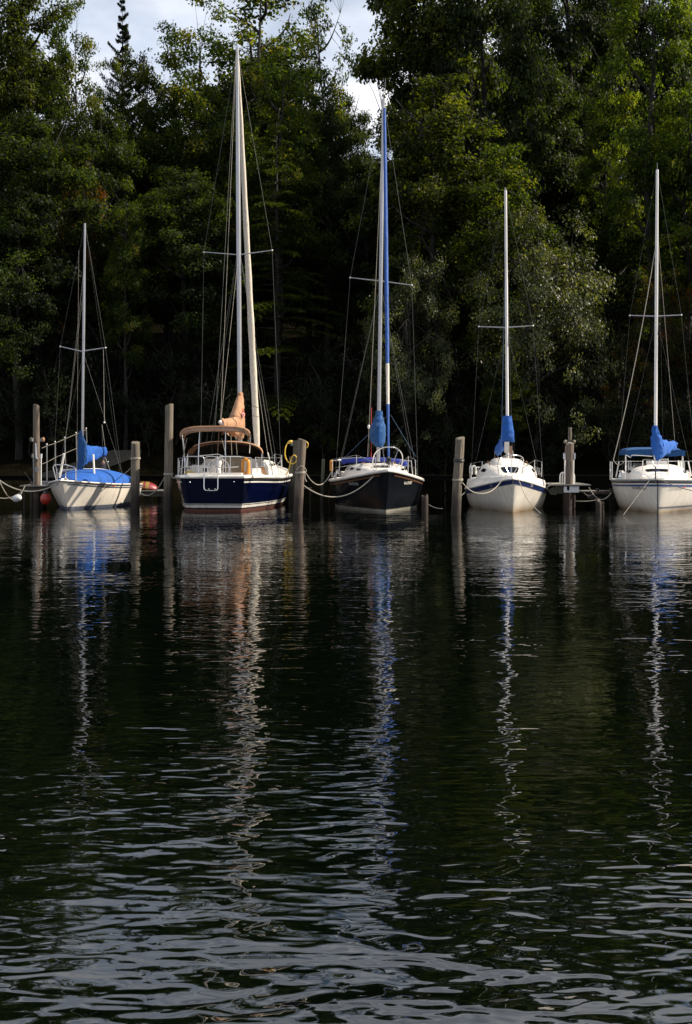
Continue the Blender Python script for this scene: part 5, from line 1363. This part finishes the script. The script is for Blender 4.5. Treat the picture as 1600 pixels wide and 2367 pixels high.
MB().add([zD(1102, 880, 42.1), zD(1160, 850, 42.1), zD(1200, 850, 42.1), zD(1185, 925, 42.1), zD(1130, 925, 42.1), zD(1102, 880, 42.3), zD(1160, 850, 42.3), zD(1200, 850, 42.3), zD(1185, 925, 42.3), zD(1130, 925, 42.3)],
         [(0, 1, 2, 3, 4), (9, 8, 7, 6, 5)] + [(i, (i + 1) % 5, (i + 1) % 5 + 5, i + 5) for i in range(5)]).build('side_brace', 'wood_green', dk, smooth=False)
for x in (1305, 1332, 1352):
    piling_mesh(zD(x, 900, 42.6), Vector((zD(x, 900, 42.6).x, 42.6, -1)), .045, x, 'wood_red').build('support_leg', 'wood_red', dk)
pd, pd_t, pd_b = piling('dock piling with white pipe rails standing on the raised dock end', (1317, 1027), .145, 42.35, -.12, 11, 'wood_red')
tubeobj('thin_post', [zD(1314, 280, 42.5), zD(1313, 430, 42.5)], .055, 'wood', pd, 10)
MB().box(zD(1311, 417, 42.4), (.11, .05, .06)).build('cross_piece', 'wood_green', pd)
for x in (1268, 1354): MB().ball(zD(x, 417, 42.35), .05, 10, 8, long=1.3).build('bracket_roller', 'beige', pd)
for x in (1261, 1356): MB().box(zD(x, 555, 42.3), (.03, .05, .10)).build('side_bracket', 'fender', pd)
tubeobj('side_pipe', [zD(1266, 590, 42.2), zD(1264, 826, 42.2)], .02, 'white_pvc', pd); tubeobj('side_pipe', [zD(1350, 590, 42.2), zD(1345, 826, 42.2)], .02, 'white_pvc', pd)
for i, (xa, xb) in enumerate(((1220, 1272), (1242, 1285), (1355, 1310))):
    Y = 42.3 + i * .2
    xm = xa + (8 if xb > xa else -8)
    tubeobj('hoop', smoothpath([zD(xa, 826, Y), zD(xa, 750, Y), zD(xm, 722, Y), zD((xa + xb) / 2, 712, Y), zD(xb, 712, Y)], 4), .022, 'white_pvc', pd)
tubeobj('rope_bundle', [zD(1280, 440, 42.15), zD(1300, 430, 42.1), zD(1325, 432, 42.1), zD(1345, 440, 42.15)], [.012, .03, .03, .012], 'rope', pd, 7)
# ---- small low dock right, with weathered beam
ld = thing('low_dock', 'low weathered dock beam left of the rightmost boat', 'dock', (zE(500, 1150, 44).x, 44.2, 0))
rr = random.Random(5)
MB().loft([[zE(395 + i * 23, 1128 + rr.uniform(-9, 6), 44 + d_) for i in range(10)] + [zE(610 - i * 23, 1160 + rr.uniform(-5, 12), 44 + d_) for i in range(10)] for d_ in (0, .5)]).build('beam', 'wood_red', ld, smooth=False)
for i in range(6): MB().box((zE(505, 0, 44).x + .03 * math.sin(i * 2), 44.65 + i * .17, zE(0, 1140, 44).z), (.62, .075, .02)).build('plank', 'plank', ld, smooth=False)
MB().box(zE(500, 1190, 44.4), (.55, .05, .08)).build('stringer', 'dark_wood', ld, smooth=False)
for x in (425, 590): MB().box(Vector((zE(x, 0, 44.6).x, 44.6, -.2)), (.05, .05, .8)).build('leg', 'dark_wood', ld, smooth=False)

# ---- long walkway behind the boats, with planks
wk = thing('walkway', 'dark timber walkway running behind the moored boats', 'dock', (0, 53.0, 0))
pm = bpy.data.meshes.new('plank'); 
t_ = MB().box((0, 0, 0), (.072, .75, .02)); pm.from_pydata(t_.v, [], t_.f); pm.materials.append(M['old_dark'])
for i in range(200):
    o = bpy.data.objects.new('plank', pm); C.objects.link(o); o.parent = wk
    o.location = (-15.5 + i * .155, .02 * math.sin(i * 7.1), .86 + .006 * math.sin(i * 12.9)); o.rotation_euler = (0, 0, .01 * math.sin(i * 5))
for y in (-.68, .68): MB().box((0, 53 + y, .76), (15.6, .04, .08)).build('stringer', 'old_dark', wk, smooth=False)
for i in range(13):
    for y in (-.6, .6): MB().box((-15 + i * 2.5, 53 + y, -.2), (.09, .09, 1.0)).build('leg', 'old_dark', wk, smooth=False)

# ---- left dock head, gangway
lk = thing('end_dock', 'low dock end at the far left under the slim piling', 'dock', (zG(850, 1490, 43).x, 43.6, 0))
xa, xb = zG(560, 0, 43).x, zG(1400, 0, 43).x; zt = zG(0, 1490, 43).z
for i in range(12):
    MB().box(((xa + xb) / 2 + .03 * math.sin(i * 2.3), 43.0 + i * .155, zt), ((xb - xa) / 2, .07, .02)).build('plank', 'plank', lk, smooth=False)
MB().box(((xa + xb) / 2, 43.9, zt - .11), ((xb - xa) / 2 - .1, .9, .07)).build('frame', 'dark_wood', lk, smooth=False)
for x, yb, m_ in ((672, 1950, 'wood_green'), (865, 1800, 'wood_green'), (1135, 2150, 'wood_red'), (1110, 2150, 'wood_red')):
    c = zG(x, 1600, 43.1); MB().box((c.x, 43.1 if m_ != 'wood_red' else 43.3, -.05), (.028, .028, zt)).build('leg', m_, lk, smooth=False)
MB().box(zG(895, 1425, 43.2), (.05, .05, .06)).build('cleat_block', 'wood', lk, smooth=False)
MB().box(zG(1250, 1400, 44.5), (.22, .3, .05)).build('dock_box', 'grey_pvc', lk)
tubeobj('thin_rod', [zG(680, 1100, 43.2), zG(900, 1385, 43.2)], .006, 'rope_dark', lk, 5)
gw = thing('gangway', 'grey ramp with pipe railings rising to shore behind the small cream boat', 'gangway', (-10.4, 46.0, 0))
r0, r1 = Vector((-10.6, 46, .95)), Vector((-9.25, 55.0, 1.9))
side_ = (r1 - r0).cross(Z_).normalized() * .55
for i in range(40):
    a = r0.lerp(r1, i / 40); b_ = r0.lerp(r1, (i + .92) / 40)
    vs = [a - side_, a + side_, b_ + side_, b_ - side_]; vs = vs + [p - Vector((0, 0, .04)) for p in vs]
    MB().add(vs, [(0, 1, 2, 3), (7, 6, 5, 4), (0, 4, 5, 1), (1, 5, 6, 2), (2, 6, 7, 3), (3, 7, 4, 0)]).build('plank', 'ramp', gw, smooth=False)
for sg in (-1, 1):
    MB().loft([[r0 + side_ * sg + Vector((0, 0, .03)), r0 + side_ * sg * 1.06 + Vector((0, 0, .03)), r0 + side_ * sg * 1.06 - Vector((0, 0, .22)), r0 + side_ * sg - Vector((0, 0, .22))],
               [r1 + side_ * sg + Vector((0, 0, .03)), r1 + side_ * sg * 1.06 + Vector((0, 0, .03)), r1 + side_ * sg * 1.06 - Vector((0, 0, .22)), r1 + side_ * sg - Vector((0, 0, .22))]]).build('side_beam', 'ramp', gw, smooth=False)
gm = mat('galvanised railing', (0.16, 0.17, 0.17), 0.6, var=0.3, scale=6)
gp = [((425, 750), (425, 420), 45.5), ((503, 620), (500, 397), 48.0), ((594, 620), (588, 358), 50.2), ((700, 600), (690, 315), 52.4), ((788, 410), (782, 275), 55.0)]
for b_, t_, Y in gp: 
    o = tubeobj('railing_post', [zA(*b_, Y), zA(*t_, Y)], .022, gm, gw); MB().ball(zA(*t_, Y), .03, 8, 6).build('post_cap', 'white_pvc', o)
tubeobj('railing', [zA(380, 455, 44.8)] + [zA(t_[0], t_[1] + 14, Y) for b_, t_, Y in gp], .009, 'rope_dark', gw)
tubeobj('railing', [zA(380, 600, 44.8), zA(430, 580, 45.5), zA(503, 540, 48), zA(594, 500, 50.2), zA(700, 455, 52.4), zA(786, 412, 55)], .009, 'rope_dark', gw)
# ---- dock with kayak
kd = thing('side_dock', 'dark dock under the red and yellow kayak', 'dock', (zA(1370, 850, 49).x, 49.5, 0))
xa, xb = zA(1180, 0, 49).x, zA(1490, 0, 49).x; zt = zA(0, 845, 49).z
for i in range(10): MB().box(((xa + xb) / 2, 49 + i * .155, zt), ((xb - xa) / 2, .07, .02)).build('plank', 'plank', kd, smooth=False)
MB().box(((xa + xb) / 2, 49.0, zt - .12), ((xb - xa) / 2, .03, .08)).build('face_board', 'dark_wood', kd, smooth=False)
for x in (1330, 1370, 1475): MB().box(Vector((zA(x, 0, 49.2).x, 49.2, -.3)), (.05, .05, zt + .2)).build('leg', 'wood_green', kd, smooth=False)
ky = thing('kayak', 'upturned kayak banded in red and yellow on the dock behind the short piling', 'kayak', tuple(zA(1310, 838, 49.6)))
k0, k1 = zA(1200, 806, 49.6), zA(1425, 815, 49.6)
def kay(t0, t1, m_, name):
    rings = []
    for i in range(5):
        t = t0 + (t1 - t0) * i / 4; c = k0.lerp(k1, t); q = max(.03, math.sin(math.pi * min(.985, max(.02, t * .85 + .06))) ** .5)
        rings.append([c + Vector((0, .36 * q * math.cos(a), -.10 + (.25 if math.sin(a) > 0 else .10) * q * math.sin(a) + .08 * q)) for a in [2 * math.pi * j / 16 for j in range(16)]])
    MB().loft(rings).build(name, m_, ky)
for i, (a, c, m_) in enumerate(((0, .38, 'kayak_red'), (.38, .5, 'kayak_yellow'), (.5, .58, 'kayak_red'), (.58, .72, 'kayak_yellow'), (.72, 1, 'kayak_red'))): kay(a, c, m_, 'hull_band')

# ---- fenders and buoy
t = thing('fender', 'grey white fender hanging from ropes at the far left dock', 'fender', tuple(zG(480, 1940, 42.7)))
ax = Vector((1, 0, .35)).normalized()
c = zG(480, 1830, 42.7)
rings = [[c + ax * q + (Vector((0, 1, 0)) * math.cos(a) + ax.cross(Vector((0, 1, 0))) * math.sin(a)) * r_ for a in [2 * math.pi * j / 16 for j in range(16)]] for q, r_ in ((-.155, .03), (-.145, .06), (-.11, .10), (-.04, .12), (.04, .12), (.10, .10), (.14, .06), (.15, .03))]
MB().loft(rings).build('body', 'fender', t)
MB().ball(zG(545, 1835, 42.58), .055, 10, 7).build('end_eye', 'white_pvc', t)
t = thing('ball_buoy', 'orange red ball buoy with black neck left of the small cream boat', 'buoy', tuple(zG(1270, 2050, 42.4)))
c = zG(1275, 1850, 42.4)
MB().ball(c, .175, 20, 14, long=1.12).build('ball', 'red_buoy', t)
MB().loft([[c + Vector((r_ * math.cos(a), r_ * math.sin(a), z)) for a in [2 * math.pi * j / 14 for j in range(14)]] for z, r_ in ((.17, .10), (.21, .075), (.27, .07), (.31, .085), (.33, .06))]).build('neck', 'black', t)

# ---- ropes and cord
GR = 'mooring ropes'
def rope(label, a, b_, sag, r=.016, m_='rope', name='mooring_rope', path=None):
    p = path or sagpath(a, b_, sag, 22)
    solo(MB().tube(p, r, 7), name, m_, label, 'rope', p[0], GR if name == 'mooring_rope' else None)
rope('long rope sagging from the left edge to the bow of the small cream boat', zG(-60, 1300, 41.6), zG(1600, 1420, 41.2), .32, .018)
rope('tan rope from the left edge dropping to the grey fender', zG(-40, 1290, 42), zG(345, 1865, 42.6), .12, .014)
rope('tan rope rising from the left edge to the corner of the left dock', zG(-60, 1810, 42.8), zG(665, 1590, 43), .13, .014)
rope('short ropes tying the grey fender to the left dock', zG(700, 1490, 42.9), zG(575, 1735, 42.7), .0, .012)
rope('rope from the short piling to the stern of the small cream boat', zA(1192, 632, 42.5), zA(1085, 712, 45.5), .03, .012)
rope('white rope sagging between the short piling and the round topped piling', zA(1262, 850, 44), zA(1500, 708, 41.6), .33, .019)
rope('rope from the round topped piling to the left quarter of the navy boat', zB(115, 985, 41.5), zB(160, 1015, 41.3), .02, .012)
rope('tan rope from the leaning piling back to the rail of the black boat', zC(275, 712, 39.2), zC(522, 705, 46.5), .42, .016)
rope('long pale rope sagging from the leaning piling to the bow of the black boat', zC(182, 770, 39.3), zC(935, 735, 40.2), .62, .018)
rope('rope end and knot hanging on the leaning piling', None, None, 0, .014, path=smoothpath([zC(190, 690, 39.0), zC(225, 650, 38.95), zC(262, 665, 38.95), zC(282, 692, 38.98), zC(270, 720, 38.95), zC(270, 770, 38.97), zC(285, 800, 38.97)], 4))
rope('straight rope from the navy boat passing behind the leaning piling', zB(1300, 1105, 46), zC(330, 860, 45), .01, .012)
rope('rope from the dark piling to the bow of the white boat with the navy band', zD(285, 808, 38.3), zD(712, 735, 39.6), .0, .016, path=smoothpath([zD(285, 808, 38.3), zD(340, 868, 38.5), (zD(410, 905, 38.8)), zD(490, 912, 39.0), zD(560, 890, 39.2), zD(620, 840, 39.4), zD(665, 780, 39.5), zD(705, 736, 39.6)], 5))
rope('thin rope from the bow of the navy banded boat down into the water', None, None, 0, .011, 'rope', path=smoothpath([zD(805, 735, 39.7), zD(835, 810, 39.4), zD(870, 900, 39.2), zD(930, 1000, 39.0), zD(1035, 1104, 38.6)], 5))
rope('thin rope from the broken stump towards the dark piling', zC(1452, 1018, 40.3), zD(95, 1056, 39.6), .04, .012, 'rope_dark')
rope('thin rope from the left corner of the navy banded boat to the dark piling', zD(318, 885, 43), zD(278, 930, 38.6), .02, .009, 'rope_dark')
rope('rope from the raised dock end sagging to the rightmost boat', zE(320, 1080, 42), zE(592, 1150, 42.6), .30, .018)
rope('nearly level white rope from the dock leg to the low double stump', zE(152, 1246, 42.4), zE(450, 1228, 39.7), .03, .016)
rope('dim slack rope under the low dock right of the raised dock end', zE(262, 1145, 44), zE(395, 1140, 44), .12, .012, 'rope_dark')
rope('thin rope from the bow of the rightmost boat down left into the water', zE(1052, 1000, 39.6), zE(740, 1415, 38.2), .0, .009, 'rope_dark')
rope('dark rope from the bow of the rightmost boat to the right edge', zE(1200, 995, 39.6), zE(1640, 1130, 39), .05, .014, 'rope_dark')
rope('pale rope lying over the left end of the raised dock end', None, None, 0, .015, path=smoothpath([zD(1100, 850, 42), zD(1130, 830, 42), zD(1165, 822, 42), zD(1215, 812, 42.1)], 4))
cp = smoothpath([zC(135, 412, 44.2), zC(105, 430, 44.1), zC(82, 480, 44), zC(80, 550, 44), zC(105, 605, 44), zC(150, 628, 44), zC(185, 605, 44), zC(190, 570, 44), zC(165, 545, 44), zC(140, 575, 44), zC(128, 640, 44), zC(112, 690, 44.2), zC(85, 738, 44.5)], 5)
cd = thing('power_cord', 'yellow shore power cord looped from the post down to the navy boat', 'cord', tuple(cp[-1]))
MB().tube(cp, .020, 8).build('cable', 'yellow_cord', cd)
MB().ball(zC(128, 420, 44.3), .06, 10, 7, axis=(1, 0, .4), long=1.6).build('plug', 'yellow_cord', cd)
tubeobj('cable', smoothpath([zC(282, 415, 39.6), zC(296, 430, 39.5), zC(298, 455, 39.5), zC(285, 478, 39.5)], 4), .016, 'yellow_cord', cd)
MB().box(zC(143, 428, 44.4), (.04, .05, .09)).build('outlet_box', 'grey_pvc', cd)

# ---- alike neighbours: say which one, from left to right
from collections import defaultdict
alike = defaultdict(list)
for o in C.objects:
    if o.get('category'): alike[o['label']].append(o)
for lab, os_ in alike.items():
    if 2 <= len(os_) <= 3:
        os_.sort(key=lambda o: o.location.x / max(1, o.location.y))
        for o, w_ in zip(os_, ('left', 'right') if len(os_) == 2 else ('left', 'middle', 'right')):
            o['label'] = lab + ', the ' + w_ + ' one'
